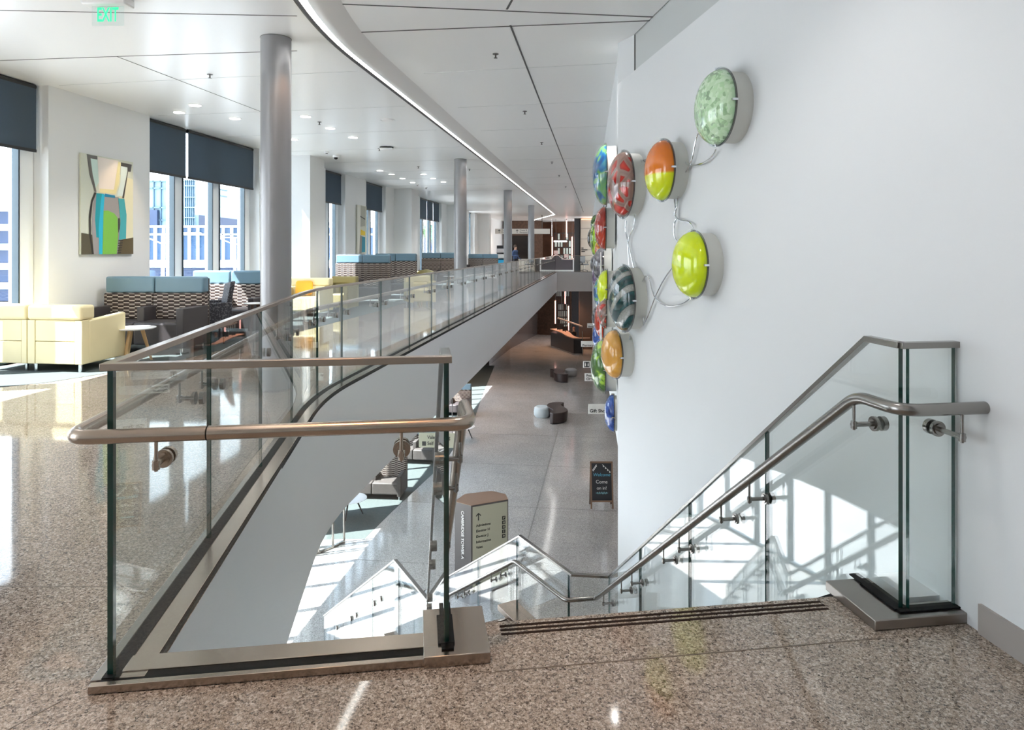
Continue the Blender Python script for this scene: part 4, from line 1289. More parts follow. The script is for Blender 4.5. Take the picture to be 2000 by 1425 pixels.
for (X, Y) in ((410, 145), (968, 105), (1025, 217), (1058, 278), (1078, 316), (1092, 342), (624, 238), (741, 290), (817, 325), (917, 330), (1105, 364)):
    q = ceil_at(X, Y)
    if first is None:
        first = thing('sprinkler_head', 'small dark sprinkler head hanging from the white ceiling', 'sprinkler', q, 0, 'sprinkler heads on the ceiling')
        MB().lathe([(.035, -.006), (.035, -.0005), (0, -.0005)], 18).build('escutcheon', M['signd'], first)
        MB().cyl((0, 0, -.006), (0, 0, -.05), .009, 10).lathe([(0, -.052), (.022, -.05), (.022, -.047), (0, -.047)], 14).build('nozzle', M['signd'], first)
    else:
        dup(first, q)
q = ceil_at(656, 303)
t = thing('security_camera', 'white dome security camera on the ceiling above the first pier', 'camera', q)
MB().lathe([(.075, -.001), (.075, -.045), (.06, -.055), (0, -.055)], 28).build('housing', M['white'], t, smooth=True)
MB().lathe([(.045, -.055), (.04, -.085), (.02, -.10), (0, -.102)], 24).build('camera_lens', M['black'], t, smooth=True)
first = None
for (X, Y, l) in ((638, 296, 'beside the dome camera'), (815, 360, 'above the second pier'), (832, 366, 'just past the one above the second pier')):
    q = ceil_at(X, Y)
    t = thing('smoke_detector', 'white smoke detector on the ceiling ' + l, 'smoke detector', q)
    MB().lathe([(.06, -.001), (.06, -.02), (.045, -.035), (0, -.035)], 24).build('detector_base', M['white'], t, smooth=True)
    MB().lathe([(.03, -.035), (.022, -.05), (0, -.05)], 20).build('sensor', M['signd'], t, smooth=True)
q = ceil_at(755, 287)
t = thing('ceiling_access_panel', 'white round wireless unit hanging just below the ceiling by a dark gap', 'ceiling unit', q)
MB().lathe([(.15, -.001), (.15, -.018), (0, -.018)], 30).build('dark_collar', M['black'], t)
MB().box(-.14, -.10, -.065, .14, .10, -.019).build('housing', M['white'], t, bevel=.02)
q = ceil_at(757, 234)
t = thing('air_diffuser', 'round white air diffuser on the ceiling near the light trough', 'vent', q)
MB().lathe([(0, -.012), (.09, -.012), (.10, -.004), (.12, -.012), (.135, -.001)], 36).build('diffuser_plate', M['white'], t, smooth=True)
# exit sign
q = ceil_at(218, 4)
t = thing('exit_sign', 'clear hanging exit sign with green letters below the near ceiling', 'sign', (px(211, 6.05), 6.05, ZC), RB * .3)
MB().box(-.20, -.08, -.075, .20, .08, -.001).build('canopy', M['white'], t, bevel=.015)
MB().box(-.145, -.004, -.245, .145, .004, -.076).build('clear_panel', glass('sign acrylic', (.90, .94, .93)), t)
text('EXIT', .175, Matrix.Translation((-.0, -.006, -.155)) @ Matrix.Rotation(PI / 2, 4, 'X'), t, mat('exit green', (.02, .55, .25), .4, emis=(.05, .9, .42), es=.7), sx=.55, bold=.003)

# ------------------------------------------------------------------ signs
t = thing('wayfinding_pylon', 'freestanding grey and cream directory pylon with CAMBRIDGE TOWER A on its side', 'sign', (0, 0, 0))
pyl = [(-1.116, 13.22), (-.785, 13.0), (-.075, 13.33), (-.13, 13.62), (-.42, 13.80), (-.95, 13.62)]
MB().prism(pyl, ZL, ZL + 1.90).build('body', M['signd'], t)
MB().prism([(a * 1.0, b * 1.0) for a, b in pyl], ZL + 1.90, ZL + 1.905).build('top_plate', M['copper'], t)
fd = Vector((-.075 + .785, 13.33 - 13.0)).normalized(); fn = Vector((fd.y, -fd.x))
f0 = Vector((-.785, 13.0))
fl = (Vector((-.075, 13.33)) - f0).length
q0 = f0 + fd * .03 + fn * .002; q1 = f0 + fd * (fl - .02) + fn * .002
q2 = q1 + fn * .006; q3 = q0 + fn * .006
MB().prism([tuple(q0), tuple(q1), tuple(q2), tuple(q3)], ZL + .25, ZL + 1.87).build('face_panel', M['signb'], t)
def face_T(o2, d, n, s, z):
    """matrix for lettering on a vertical face: origin o2 + d*s, height z"""
    p = o2 + d * s + n * .010
    R = Matrix(((d.x, 0, n.x), (d.y, 0, n.y), (0, 1, 0))).to_4x4()
    return Matrix.Translation((p.x, p.y, z)) @ R
for k, s_ in enumerate(('Admissions', 'Elevator H', 'Elevator J', 'Information', 'Valet')):
    text(s_, .066, face_T(f0, fd, fn, .10, ZL + 1.50 - k * .105), t, M['ink'], ax='LEFT', bold=.0012)
ar = MB()
def bar2(mb, T, x0, y0, x1, y1, w):
    d = Vector((x1 - x0, y1 - y0)).normalized(); n = Vector((-d.y, d.x)) * w / 2
    vs = [T @ Vector((x0 + n.x, y0 + n.y, z)) if s > 0 else T @ Vector((x0 - n.x, y0 - n.y, z)) for z in (0, .004) for s in (1,)]
    P4 = [(x0 + n.x, y0 + n.y), (x1 + n.x, y1 + n.y), (x1 - n.x, y1 - n.y), (x0 - n.x, y0 - n.y)]
    vs = [T @ Vector((a, b, z)) for z in (0, .004) for a, b in P4]
    mb.add(vs, [(0, 1, 2, 3), (7, 6, 5, 4), (0, 4, 5, 1), (1, 5, 6, 2), (2, 6, 7, 3), (3, 7, 4, 0)])
T = face_T(f0, fd, fn, .15, ZL + 1.67)
bar2(ar, T, 0, -.07, 0, .065, .016); bar2(ar, T, 0, .065, -.05, .015, .016); bar2(ar, T, 0, .065, .05, .015, .016)
ar.build('arrow_symbol', M['ink'], t)
for k in range(5):
    T = face_T(f0, fd, fn, fl - .10, ZL + 1.56 - k * .088) @ Matrix.Scale(.78, 4)
    mb = MB(); mb.box(-.045, -.045, -.004, .045, .045, .002, T=T).build('icon_tile', M['ink'], t)
    ic = MB()
    if k == 0:
        ic.box(-.02, -.025, .002, -.006, .025, .004, T=T); ic.box(-.006, .005, .002, .022, .025, .004, T=T)
    elif k in (1, 2):
        for a in (-.018, .0, .018):
            ic.box(a - .004, -.025, .002, a + .004, .025, .004, T=T)
    elif k == 3:
        ic.box(-.008, -.028, .002, .008, .012, .004, T=T); ic.box(-.008, .018, .002, .008, .030, .004, T=T)
    else:
        ic.box(-.025, -.014, .002, .025, .010, .004, T=T); ic.box(-.012, .010, .002, .012, .022, .004, T=T)
    ic.build('icon', M['signb'], t)
MB().box(.0, 0, 0, .10, .06, .006, T=face_T(f0, fd, fn, .09, ZL + .35)).build('icon_tile', M['ink'], t)
sd0 = Vector((-1.116, 13.22)); sd_ = (Vector((-.785, 13.0)) - sd0); sl = sd_.length; sd_.normalize(); sn = Vector((sd_.y, -sd_.x))
text('CAMBRIDGE TOWER A', .088, face_T(sd0, sd_, sn, sl * .5, ZL + 1.30) @ Matrix.Rotation(-PI / 2, 4, 'Z'), t, M['letw'], bold=.002, sx=1.02)

# chalkboard
t = thing('chalkboard_sign', 'black A-frame chalkboard with a Welcome message standing by the wall end', 'sign', (2.37, 17.84, ZL), .0)
T = Matrix.Rotation(math.radians(-8), 4, 'X')
bm_ = MB()
for (x0, x1, z0, z1) in ((-.30, -.262, 0, 1.20), (.262, .30, 0, 1.20), (-.30, .30, 1.16, 1.20), (-.30, .30, .17, .21)):
    bm_.box(x0, -.015, z0, x1, .015, z1, T=T)
bm_.build('front_frame', mat('oak frame', (.22, .13, .08), .5), t)
T2 = Matrix.Translation((0, -.16 + .32, 0)) @ Matrix.Rotation(math.radians(8), 4, 'X')
T2 = Matrix.Translation((0, .335, 0)) @ Matrix.Rotation(math.radians(8), 4, 'X')
b2 = MB()
for (x0, x1, z0, z1) in ((-.30, -.262, 0, 1.20), (.262, .30, 0, 1.20), (-.30, .30, 1.16, 1.20), (-.30, .30, .17, .21)):
    b2.box(x0, -.015, z0, x1, .015, z1, T=T2)
b2.build('rear_frame', M['dwood'], t)
MB().box(-.262, -.004, .21, .262, .010, 1.16, T=T).build('slate', M['black'], t)
def TT(x, z): return T @ Matrix.Translation((x, -.006, z)) @ Matrix.Rotation(PI / 2, 4, 'X')
text('Welcome', .115, TT(0, .86), t, mat('chalk blue', (.12, .45, .62), .8), font_shear=.2)
text('Come', .125, TT(0, .68), t, M['letw'])
text('on in!', .115, TT(0, .52), t, M['letw'])
ck = MB()
for (a, b, c, d) in ((-.16, .40, .16, .40), (-.12, .42, -.10, .37), (-.06, .43, -.05, .37), (0, .43, .01, .37), (.06, .43, .05, .37), (.12, .42, .10, .37)):
    bar2(ck, T @ Matrix.Translation((0, -.010, 0)) @ Matrix.Rotation(PI / 2, 4, 'X'), a, b, c, d, .012)
ck.build('chalk_mark', mat('chalk aqua', (.25, .55, .60), .8), t)
ck = MB()
TX = T @ Matrix.Translation((0, -.010, 0)) @ Matrix.Rotation(PI / 2, 4, 'X')
for (xs, zs, xe, ze) in ((-.24, .98, -.13, 1.13), (.02, 1.13, .24, .93)):
    bar2(ck, TX, xs, zs, xe, ze, .008)
    for k in range(4):
        f = (k + .5) / 4
        bar2(ck, TX, xs + (xe - xs) * f, zs + (ze - zs) * f, xs + (xe - xs) * f + .01, zs + (ze - zs) * f - .045, .026)
ck.build('bunting_drawing', M['letw'], t)

# blade signs
for (Xl, Y0, Y1, d, s_, lab, ln) in ((1149, 789, 808, 18.4, 'Gift Shop', 'cream blade sign reading Gift Shop, the nearest of the row', 1),
                                (1142, 729, 744, 23.4, 'Procedural\nCheck-In', 'cream blade sign reading Check-In on its second line', 2),
                                (1139, 705, 718, 26.0, '', 'cream blade sign with a restroom symbol', 1),
                                (1135, 666, 677, 31.0, 'Pharmacy', 'cream blade sign reading Pharmacy', 1),
                                (1147, 631, 640, 38.8, 'Elevator', 'small cream blade sign, the farthest of the row', 1)):
    x0 = px(Xl, d); z0 = pz(Y1, d); z1 = pz(Y0, d); x1 = W2X(d) + 1.0
    t = thing('blade_sign', lab, 'sign', (x0, d, z0))
    MB().box(0, 0, 0, x1 - x0, .04, z1 - z0).build('sign_panel', M['signw'] if s_ else M['signw'], t)
    MB().cyl((x1 - x0 - .1, .02, z1 - z0), (x1 - x0 - .1, .02, -1.31 - z0), .012, 8).build('hanger', M['signd'], t)
    h = z1 - z0
    if s_ == 'Gift Shop':
        text(s_, .125, Matrix.Translation((.04, -.004, h * .30)) @ Matrix.Rotation(PI / 2, 4, 'X'), t, M['ink'], ax='LEFT', bold=.003)
    elif ln == 2:
        text(s_, .115, Matrix.Translation((.05, -.004, h * .5)) @ Matrix.Rotation(PI / 2, 4, 'X'), t, M['ink'], ax='LEFT', bold=.003)
    elif s_:
        text(s_, .13, Matrix.Translation((.05, -.004, h * .26)) @ Matrix.Rotation(PI / 2, 4, 'X'), t, M['ink'], ax='LEFT', bold=.003)
    else:
        MB().box(.04, -.005, h * .1, .24, 0, h * .9).build('icon_tile', M['ink'], t)
        ic = MB()
        for c in (.09, .19):
            ic.box(c - .02, -.008, h * .25, c + .02, -.005, h * .62)
            ic.cyl((c, -.008, h * .72), (c, -.005, h * .72), .016, 10)
        ic.build('icon', M['signw'], t)

# hanging parking sign below the balcony
t = thing('hanging_sign', 'cream hanging sign reading Parking seen under the balcony behind the handrail', 'sign', (px(818, 15.8), 15.8, pz(873, 15.8)), RB * .5)
sw = px(892, 15.8) - px(818, 15.8); sh = pz(845, 15.8) - pz(873, 15.8)
MB().box(0, 0, 0, sw, .05, sh).build('sign_panel', M['signb'], t)
for a in (.1, sw - .1):
    MB().cyl((a, .02, sh), (a, .02, -1.31 - pz(873, 15.8)), .01, 8).build('hanger', M['signd'], t)
text('Valet Parking', .115, Matrix.Translation((.20, -.004, sh * .70)) @ Matrix.Rotation(PI / 2, 4, 'X'), t, M['ink'], ax='LEFT', bold=.002, sx=.88)
text('Self Parking', .115, Matrix.Translation((.20, -.004, sh * .28)) @ Matrix.Rotation(PI / 2, 4, 'X'), t, M['ink'], ax='LEFT', bold=.002, sx=.88)
MB().box(.08, -.006, .04, .17, -.001, .14).build('icon_tile', M['ink'], t)

# ------------------------------------------------------------------ lower lounge
settee('dash-pattern high-back settee on the lower floor, seen under the balcony', (px(742, 19.3), 19.25, ZL), RB * .6, w=1.62, H=1.12, dep=.80, seatm='grseat', headrest=False)
settee('slate and dash-pattern settee on the lower floor behind the first one', (-3.05, 22.3, ZL), RB, w=1.5, H=1.02, dep=.80, seatm='grseat')
settee('slate and dash-pattern settee on the lower floor nearest the dark wall', (px(885, 28.6), 28.6, ZL), RB, w=1.6, H=1.2, dep=.85)
rtable('white round table on dark legs on the lower floor beside the settee', (px(683, 17.3), 17.35, ZL), .42, .46, legm='black')
rtable('white round table on the lower floor in the sun behind the handrail', (px(905, 24.4), 24.4, ZL), .42, .46, legm='black')
t = thing('glass_vestibule', 'curved glass vestibule wall with metal posts on the lower floor under the balcony', 'partition', (0, 0, ZL))
vp = [Vector((px(590, 15.0), 15.0, 0)), Vector((px(622, 15.2), 15.2, 0)), Vector((px(650, 15.5), 15.5, 0)), Vector((px(672, 15.8), 15.8, 0))]
for i in range(3):
    a, b = vp[i], vp[i + 1]
    d = (b - a).normalized(); n = Vector((d.y, -d.x, 0)) * .008
    MB().prism([tuple((a + n)[:2]), tuple((b + n)[:2]), tuple((b - n)[:2]), tuple((a - n)[:2])], .02, 2.3).build('glass_panel', M['glass'], t)
for p in vp:
    MB().cyl((p.x, p.y, 0), (p.x, p.y, 2.36), .028, 12).build('post', M['steel2'], t)
MB().sweep([(p.x, p.y, 2.32) for p in vp], [(-.03, 0), (.03, 0), (.03, .06), (-.03, .06)]).build('head_rail', M['steel2'], t)
MB().sweep([(p.x, p.y, .0) for p in vp], [(-.03, .005), (.03, .005), (.03, .05), (-.03, .05)]).build('sill_rail', M['steel2'], t)

# S-shaped benches with pale ottoman ends
def sbench(label, loc, rz, flip=1, sc=1.0):
    t = thing('curved_bench', label, 'bench', loc, rz)
    pts = []
    N = 40
    for k in range(N + 1):
        q = k / N
        y = -.62 + 1.24 * q
        pts.append(Vector((flip * .15 * math.sin(q * 2 * PI), y)))
    def band(w0, z0, z1, grow=0.):
        mb = MB(); vs = []
        for i, p in enumerate(pts):
            d = (pts[min(i + 1, N)] - pts[max(0, i - 1)]).normalized(); n = Vector((-d.y, d.x))
            w = w0 * (math.sqrt(max(.10, 1 - abs(2 * i / N - 1) ** 4)))
            for (sg, zz, ww) in ((1, z0, w * .88), (1, z1, w), (-1, z1, w), (-1, z0, w * .88)):
                c = p + n * sg * ww
                vs.append((c.x * sc, c.y * sc, zz))
        fs = []
        for i in range(N):
            for j in range(4):
                fs.append((4 * i + j, 4 * i + (j + 1) % 4, 4 * i + 4 + (j + 1) % 4, 4 * i + 4 + j))
        fs += [(0, 1, 2, 3), (4 * N + 3, 4 * N + 2, 4 * N + 1, 4 * N)]
        return mb.add(vs, fs)
    band(.19, .03, .44).build('seat_body', mat('espresso vinyl', (.035, .022, .020), .35), t, bevel=.03, seg=3)
    band(.14, .0, .03).build('plinth', M['black'], t)
    return t
def ottoman(label, loc, r=.25, h=.38, col=(.55, .62, .64)):
    o = MB().lathe([(0, 0), (r * .8, .0), (r * .97, .08), (r, h * .5), (r * .93, h - .05), (r * .75, h), (0, h)], 36).build('ottoman', mat('pale blue vinyl', col, .4), smooth=True, loc=loc)
    return tag(o, label, 'ottoman')
sbench('espresso S-shaped bench on the lower floor, nearer of the two', (px(1089, 27.2), 27.45, ZL), -.30, 1, 1.6)
ottoman('pale blue round ottoman against the nearer S-shaped bench', (px(1064, 27.9) - .12, 27.7, ZL), .34, .42)
sbench('espresso S-shaped bench on the lower floor, farther of the two', (px(1092, 35.5), 35.6, ZL), .45, -1, 1.45)
ottoman('pale grey round ottoman against the farther S-shaped bench', (px(1112, 36.2) + .12, 36.6, ZL), .33, .40, (.36, .36, .36))

# ------------------------------------------------------------------ lower reception desk
t = thing('reception_desk', 'dark lower-floor reception desk with a lit wavy bronze counter', 'desk', (0, 0, ZL))
dk = [(2.72, 47.7), (4.00, 44.0), (4.62, 44.0), (4.62, 44.5), (4.35, 44.9), (3.25, 48.0), (2.95, 48.3)]
MB().prism(dk, .09, 1.02).build('desk_body', M['black'], t)
MB().prism([(a + (.02 if a < 4 else -.02), b + .03) for a, b in dk], 0, .09).build('plinth', M['steel2'], t)
# wavy counter: high at the far end, dipping near
top_o = [Vector((2.68, 47.7)), Vector((3.12, 46.4)), Vector((3.55, 45.2)), Vector((3.98, 43.96)), Vector((4.62, 43.96))]
cu = MB(); vs = []
N = 28
Lp = seglens([Vector((p.x, p.y, 0)) for p in top_o])
for k in range(N + 1):
    p = at([Vector((p.x, p.y, 0)) for p in top_o], Lp, Lp[-1] * k / N)
    q = k / N
    z = 1.06 + .16 * (1 / (1 + math.exp((q - .52) * 18)))
    w = .50 + .12 * math.sin(q * 6)
    for (dx, dz) in ((0, 0), (w, 0), (w, .05), (0, .05)):
        vs.append((p.x + dx, p.y + dx * .35, z + dz))
fs = []
for i in range(N):
    for j in range(4):
        fs.append((4 * i + j, 4 * i + (j + 1) % 4, 4 * i + 4 + (j + 1) % 4, 4 * i + 4 + j))
fs += [(0, 1, 2, 3), (4 * N + 3, 4 * N + 2, 4 * N + 1, 4 * N)]
cu.add(vs, fs).build('counter_top', M['copperlite'], t)
for (x, y, l) in ((3.30, 46.8, 'far end'), (3.62, 46.0, 'middle')):
    m_ = thing('desk_monitor', 'black monitor at the %s of the lower reception desk' % l, 'monitor', (x, y, ZL + 1.24), .5)
    MB().box(-.22, -.015, .08, .22, .015, .38).build('screen', M['black'], m_)
    MB().cyl((0, 0, 0), (0, 0, .1), .03, 8).build('stand', M['signd'], m_)
MB().cyl((4.55, 43.8, ZL), (4.55, 43.8, ZL + 1.55), .025, 8).build('stanchion', M['steel2'])
tag(bpy.data.objects['stanchion'], 'slim grey floor post in front of the lower reception desk', 'post')

# people --------------------------------------------------------------
def person(label, loc, rz, pose, shirt, trousers, hairc, scale=1.0):
    t = thing('person', label, 'person', loc, rz)
    # joints: (pos, radius)
    if pose == 'stand':
        J = {'pel': (0, 0, .95, .135), 'wst': (0, .01, 1.10, .125), 'chs': (0, 0, 1.32, .15), 'nck': (0, 0, 1.50, .055), 'hd0': (0, -.02, 1.60, .085), 'hd1': (0, -.015, 1.70, .075),
             'shl': (-.19, 0, 1.43, .062), 'ell': (-.26, .04, 1.15, .045), 'wrl': (-.15, -.18, 1.12, .032), 'hnl': (-.08, -.26, 1.16, .035),
             'shr': (.19, 0, 1.43, .062), 'elr': (.25, .06, 1.14, .045), 'wrr': (.20, -.14, .98, .032), 'hnr': (.19, -.22, .95, .035),
             'hpl': (-.10, 0, .88, .10), 'knl': (-.11, -.03, .50, .065), 'anl': (-.11, .02, .09, .045), 'ftl': (-.12, -.14, .04, .038),
             'hpr': (.10, 0, .88, .10), 'knr': (.12, .02, .50, .065), 'anr': (.13, .08, .09, .045), 'ftr': (.14, -.08, .04, .038)}
    else:
        J = {'pel': (0, 0, .55, .15), 'wst': (0, -.02, .72, .135), 'chs': (0, -.08, .96, .155), 'nck': (0, -.12, 1.14, .055), 'hd0': (0, -.15, 1.24, .085), 'hd1': (0, -.15, 1.34, .075),
             'shl': (-.19, -.09, 1.07, .062), 'ell': (-.25, -.22, .84, .045), 'wrl': (-.16, -.44, .82, .032), 'hnl': (-.12, -.52, .82, .035),
             'shr': (.19, -.09, 1.07, .062), 'elr': (.25, -.22, .84, .045), 'wrr': (.16, -.44, .82, .032), 'hnr': (.12, -.52, .82, .035),
             'hpl': (-.10, -.05, .54, .10), 'knl': (-.13, -.46, .52, .07), 'anl': (-.13, -.48, .10, .045), 'ftl': (-.13, -.60, .04, .038),
             'hpr': (.10, -.05, .54, .10), 'knr': (.13, -.46, .52, .07), 'anr': (.13, -.48, .10, .045), 'ftr': (.13, -.60, .04, .038)}
    E = [('pel', 'wst'), ('wst', 'chs'), ('chs', 'nck'), ('nck', 'hd0'), ('hd0', 'hd1'), ('chs', 'shl'), ('shl', 'ell'), ('ell', 'wrl'), ('wrl', 'hnl'), ('chs', 'shr'), ('shr', 'elr'), ('elr', 'wrr'), ('wrr', 'hnr'),
         ('pel', 'hpl'), ('hpl', 'knl'), ('knl', 'anl'), ('anl', 'ftl'), ('pel', 'hpr'), ('hpr', 'knr'), ('knr', 'anr'), ('anr', 'ftr')]
    names = list(J)
    me = bpy.data.meshes.new('body')
    vs = [J[k][:3] for k in names]; es = [(names.index(a), names.index(b)) for a, b in E]
    # fingers: five short chains on each hand
    rad = [J[k][3] for k in names]
    for hn, wr in (('hnl', 'wrl'), ('hnr', 'wrr')):
        h = Vector(J[hn][:3]); d = (h - Vector(J[wr][:3])).normalized(); s_ = d.cross(Vector((0, 0, 1))).normalized()
        for k in range(5):
            o_ = (k - 2) * .017
            if k == 4: o_ = .045
            L_ = (.055, .07, .075, .065, .035)[k]
            a = h + s_ * o_ + d * .02; b = a + d * L_ + Vector((0, 0, -.02))
            vs += [tuple(a), tuple(b)]; rad += [.009, .008]
            es += [(names.index(hn), len(vs) - 2), (len(vs) - 2, len(vs) - 1)]
    me.from_pydata(vs, es, [])
    o = bpy.data.objects.new('body', me); COL.objects.link(o); o.parent = t
    sk = o.modifiers.new('skin', 'SKIN')
    me.skin_vertices.new() if not me.skin_vertices else None
    for i, r_ in enumerate(rad):
        me.skin_vertices[0].data[i].radius = (r_, r_ * (.72 if names[i] in ('pel', 'wst', 'chs') else 1) if i < len(names) else r_)
    me.skin_vertices[0].data[0].use_root = True
    sb = o.modifiers.new('sub', 'SUBSURF'); sb.levels = 1; sb.render_levels = 2
    bm_ = mat('clothed body', shirt, .8)
    sx_ = nd(bm_, 'ShaderNodeSeparateXYZ'); lk(bm_, objco(bm_), sx_.inputs[0])
    zs = J['nck'][2]; zw = J['pel'][2]
    r = ramp(bm_, [(0, (.02, .02, .02)), (.06 / 2, trousers), (zw / 2, shirt), ((zs - .02) / 2, (.50, .30, .22))], 'CONSTANT')
    mr = nd(bm_, 'ShaderNodeMath', operation='MULTIPLY'); mr.inputs[1].default_value = .5
    lk(bm_, sx_.outputs['Z'], mr.inputs[0]); lk(bm_, mr.outputs[0], r.inputs[0]); lk(bm_, r.outputs[0], bsdf(bm_).inputs['Base Color'])
    me.materials.append(bm_)
    hx = J['hd1']
    MB().lathe([(.0, .11), (.06, .09), (.092, .03), (.095, -.03), (.085, -.08), (.0, -.02)], 20, T=Matrix.Translation((hx[0], hx[1] + .028, hx[2] + .0))).build('hair', mat('hair', hairc, .6), t, smooth=True)
    f = MB()
    for q in (-.032, .032):
        f.lathe([(0, .010), (.009, 0), (0, -.010)], 8, T=Matrix.Translation((q, hx[1] - .086, hx[2] - .045)))
    f.build('eye', M['black'], t)
    MB().add([(-.012, hx[1] - .085, hx[2] - .085), (.012, hx[1] - .085, hx[2] - .085), (0, hx[1] - .085, hx[2] - .045), (0, hx[1] - .112, hx[2] - .082)], [(0, 1, 3), (1, 2, 3), (2, 0, 3), (0, 2, 1)]).build('nose', mat('skin', (.50, .30, .22), .6), t)
    MB().box(-.022, hx[1] - .086, hx[2] - .108, .022, hx[1] - .078, hx[2] - .102).build('mouth', mat('lips', (.35, .12, .10), .6), t)
    if scale != 1: t.scale = (scale,) * 3
    return t
person('person in a blue shirt and dark trousers standing in the far upper hall', (px(1006.5, 41.0), 41.0, 0), .9, 'stand', (.05, .09, .20), (.015, .015, .02), (.05, .03, .02))
person('person in dark clothes seated behind the lower reception desk', (4.30, 46.6, ZL + .10), -.5, 'sit', (.02, .02, .025), (.02, .02, .02), (.30, .16, .12))

# office chairs
def ochair(label, loc, rz):
    t = thing('office_chair', label, 'chair', loc, rz)
    MB().box(-.24, -.24, .44, .24, .22, .52).build('seat', M['black'], t, bevel=.03)
    MB().box(-.23, .18, .58, .23, .24, 1.05).build('backrest', M['black'], t, bevel=.03)
    for s_ in (-1, 1):
        MB().box(s_ * .27 - .02, -.12, .64, s_ * .27 + .02, .16, .68).box(s_ * .27 - .012, .0, .48, s_ * .27 + .012, .03, .64).build('armrest', M['black'], t)
    MB().cyl((0, 0, .10), (0, 0, .44), .028, 10).build('gas_lift', M['steel2'], t)
    b = MB()
    for k in range(5):
        q = k * 2 * PI / 5
        b.cyl((0, 0, .12), (.28 * math.cos(q), .28 * math.sin(q), .07), .018, 8)
    b.build('star_base', M['black'], t)
    for k in range(5):
        q = k * 2 * PI / 5
        MB().cyl((.28 * math.cos(q) - .012, .28 * math.sin(q), .03), (.28 * math.cos(q) + .012, .28 * math.sin(q), .03), .03, 10).build('caster', M['black'], t)
    MB().box(-.03, .16, .46, .03, .26, .70).build('back_post', M['black'], t)
    return t
ochair('black office chair behind the far upper guardrail near the stone wall', (px(1141, 46.9), 46.9, 0), .5)
ochair('black office chair behind the lower reception desk', (4.75, 47.6, ZL), -.8)

# ------------------------------------------------------------------ upper far end
t = thing('glass_guardrail', 'far glass guardrail crossing the end of the atrium', 'railing')
fb = [Vector((FAR.x + .02, 45.60, .02)), Vector((W2X(45.6) - .02, 45.60, .02))]
ft = raise_(fb, 1.06)
Lf = seglens(fb)[-1]
for k in range(2):
    glass_panel(fb, ft, Lf * k / 2, Lf * (k + 1) / 2, t)
cap_rail(ft, t)
MB().sweep(fb, [(-.03, -.018), (.03, -.018), (.03, .01), (-.03, .01)]).build('base_channel', M['steel2'], t)
t = thing('reception_desk', 'dark grey panelled desk with white edges at the far end of the upper floor', 'desk', (0, 0, 0))
MB().box(px(1058, 47.5), 47.2, .10, px(1118, 47.5), 47.9, .80).build('desk_body', mat('aubergine panel', (.07, .05, .065), .35), t)
MB().box(px(1056, 47.5), 47.12, .0, px(1120, 47.5), 47.98, .10).build('plinth', M['white'], t)
MB().box(px(1056, 47.5), 47.12, .10, px(1058, 47.5), 47.98, .92).box(px(1118, 47.5), 47.12, .10, px(1120, 47.5), 47.98, .92).build('end_panel', M['white'], t)
mb = MB()
x0, x1 = px(1056, 47.5), px(1120, 47.5)
vs = []
for k in range(25):
    q = k / 24; x = x0 + (x1 - x0) * q
    z = .80 + .32 * math.exp(-((q - .48) / .13) ** 2)
    vs += [(x, 47.1, z), (x, 48.0, z), (x, 48.0, z + .06), (x, 47.1, z + .06)]
fs = []
for i in range(24):
    for j in range(4):
        fs.append((4 * i + j, 4 * i + (j + 1) % 4, 4 * i + 4 + (j + 1) % 4, 4 * i + 4 + j))
fs += [(0, 1, 2, 3), (99, 98, 97, 96)]
mb.add(vs, fs).build('counter_top', mat('pink lit top', (.80, .62, .58), .4), t)
MB().box(px(1082, 47.5), 47.15, .8, px(1096, 47.5), 47.2, 1.1).build('raised_front', mat('aubergine panel', (.07, .05, .065), .35), t)
for (X, Y, l) in ((1086, 497, 'tall'), (1106, 502, 'low')):
    d = 48.2
    m_ = thing('desk_monitor', '%s pinkish monitor on the far upper desk' % l, 'monitor', (px(X, 47.6), 47.6, .88 if l == 'low' else 1.14), .3)
    MB().box(-.16, -.02, .05, .16, .02, .30).build('screen', mat('monitor shell', (.5, .36, .33), .5), m_)
    MB().cyl((0, 0, 0), (0, 0, .08), .05, 10).build('stand', M['signd'], m_)
# vertical light tubes hanging through the far double-height space
for (X, Y0, Y1, d, l) in ((1078.5, 463, 498, 49.0, 'at the near side of the upper desk'), (1106.5, 430, 463, 49.0, 'high above the upper desk'), (1117.2, 462, 508, 49.0, 'at the far side of the upper desk'),
                       (1084.5, 587, 632, 50.5, 'above the far end of the lower desk'), (1103.8, 566, 593, 50.5, 'just below the upper floor edge'), (1110.3, 597, 645, 50.5, 'over the middle of the lower desk')):
    x = px(X, d); z0 = pz(Y1, d); z1 = pz(Y0, d)
    t = thing('light_tube', 'pink vertical light tube ' + l, 'light', (x, d, z0))
    MB().cyl((0, 0, 0), (0, 0, z1 - z0), .045, 14).build('glowing_tube', M['tubeglow'], t, smooth=True)
    MB().cyl((0, 0, z1 - z0), (0, 0, z1 - z0 + .05), .05, 14).build('end_cap', M['signd'], t)
    zt = (ZC if z1 > 0 else -1.31) - z0
    if zt > z1 - z0 + .06:
        MB().cyl((0, 0, z1 - z0 + .05), (0, 0, zt), .008, 6).build('cable', M['black'], t)
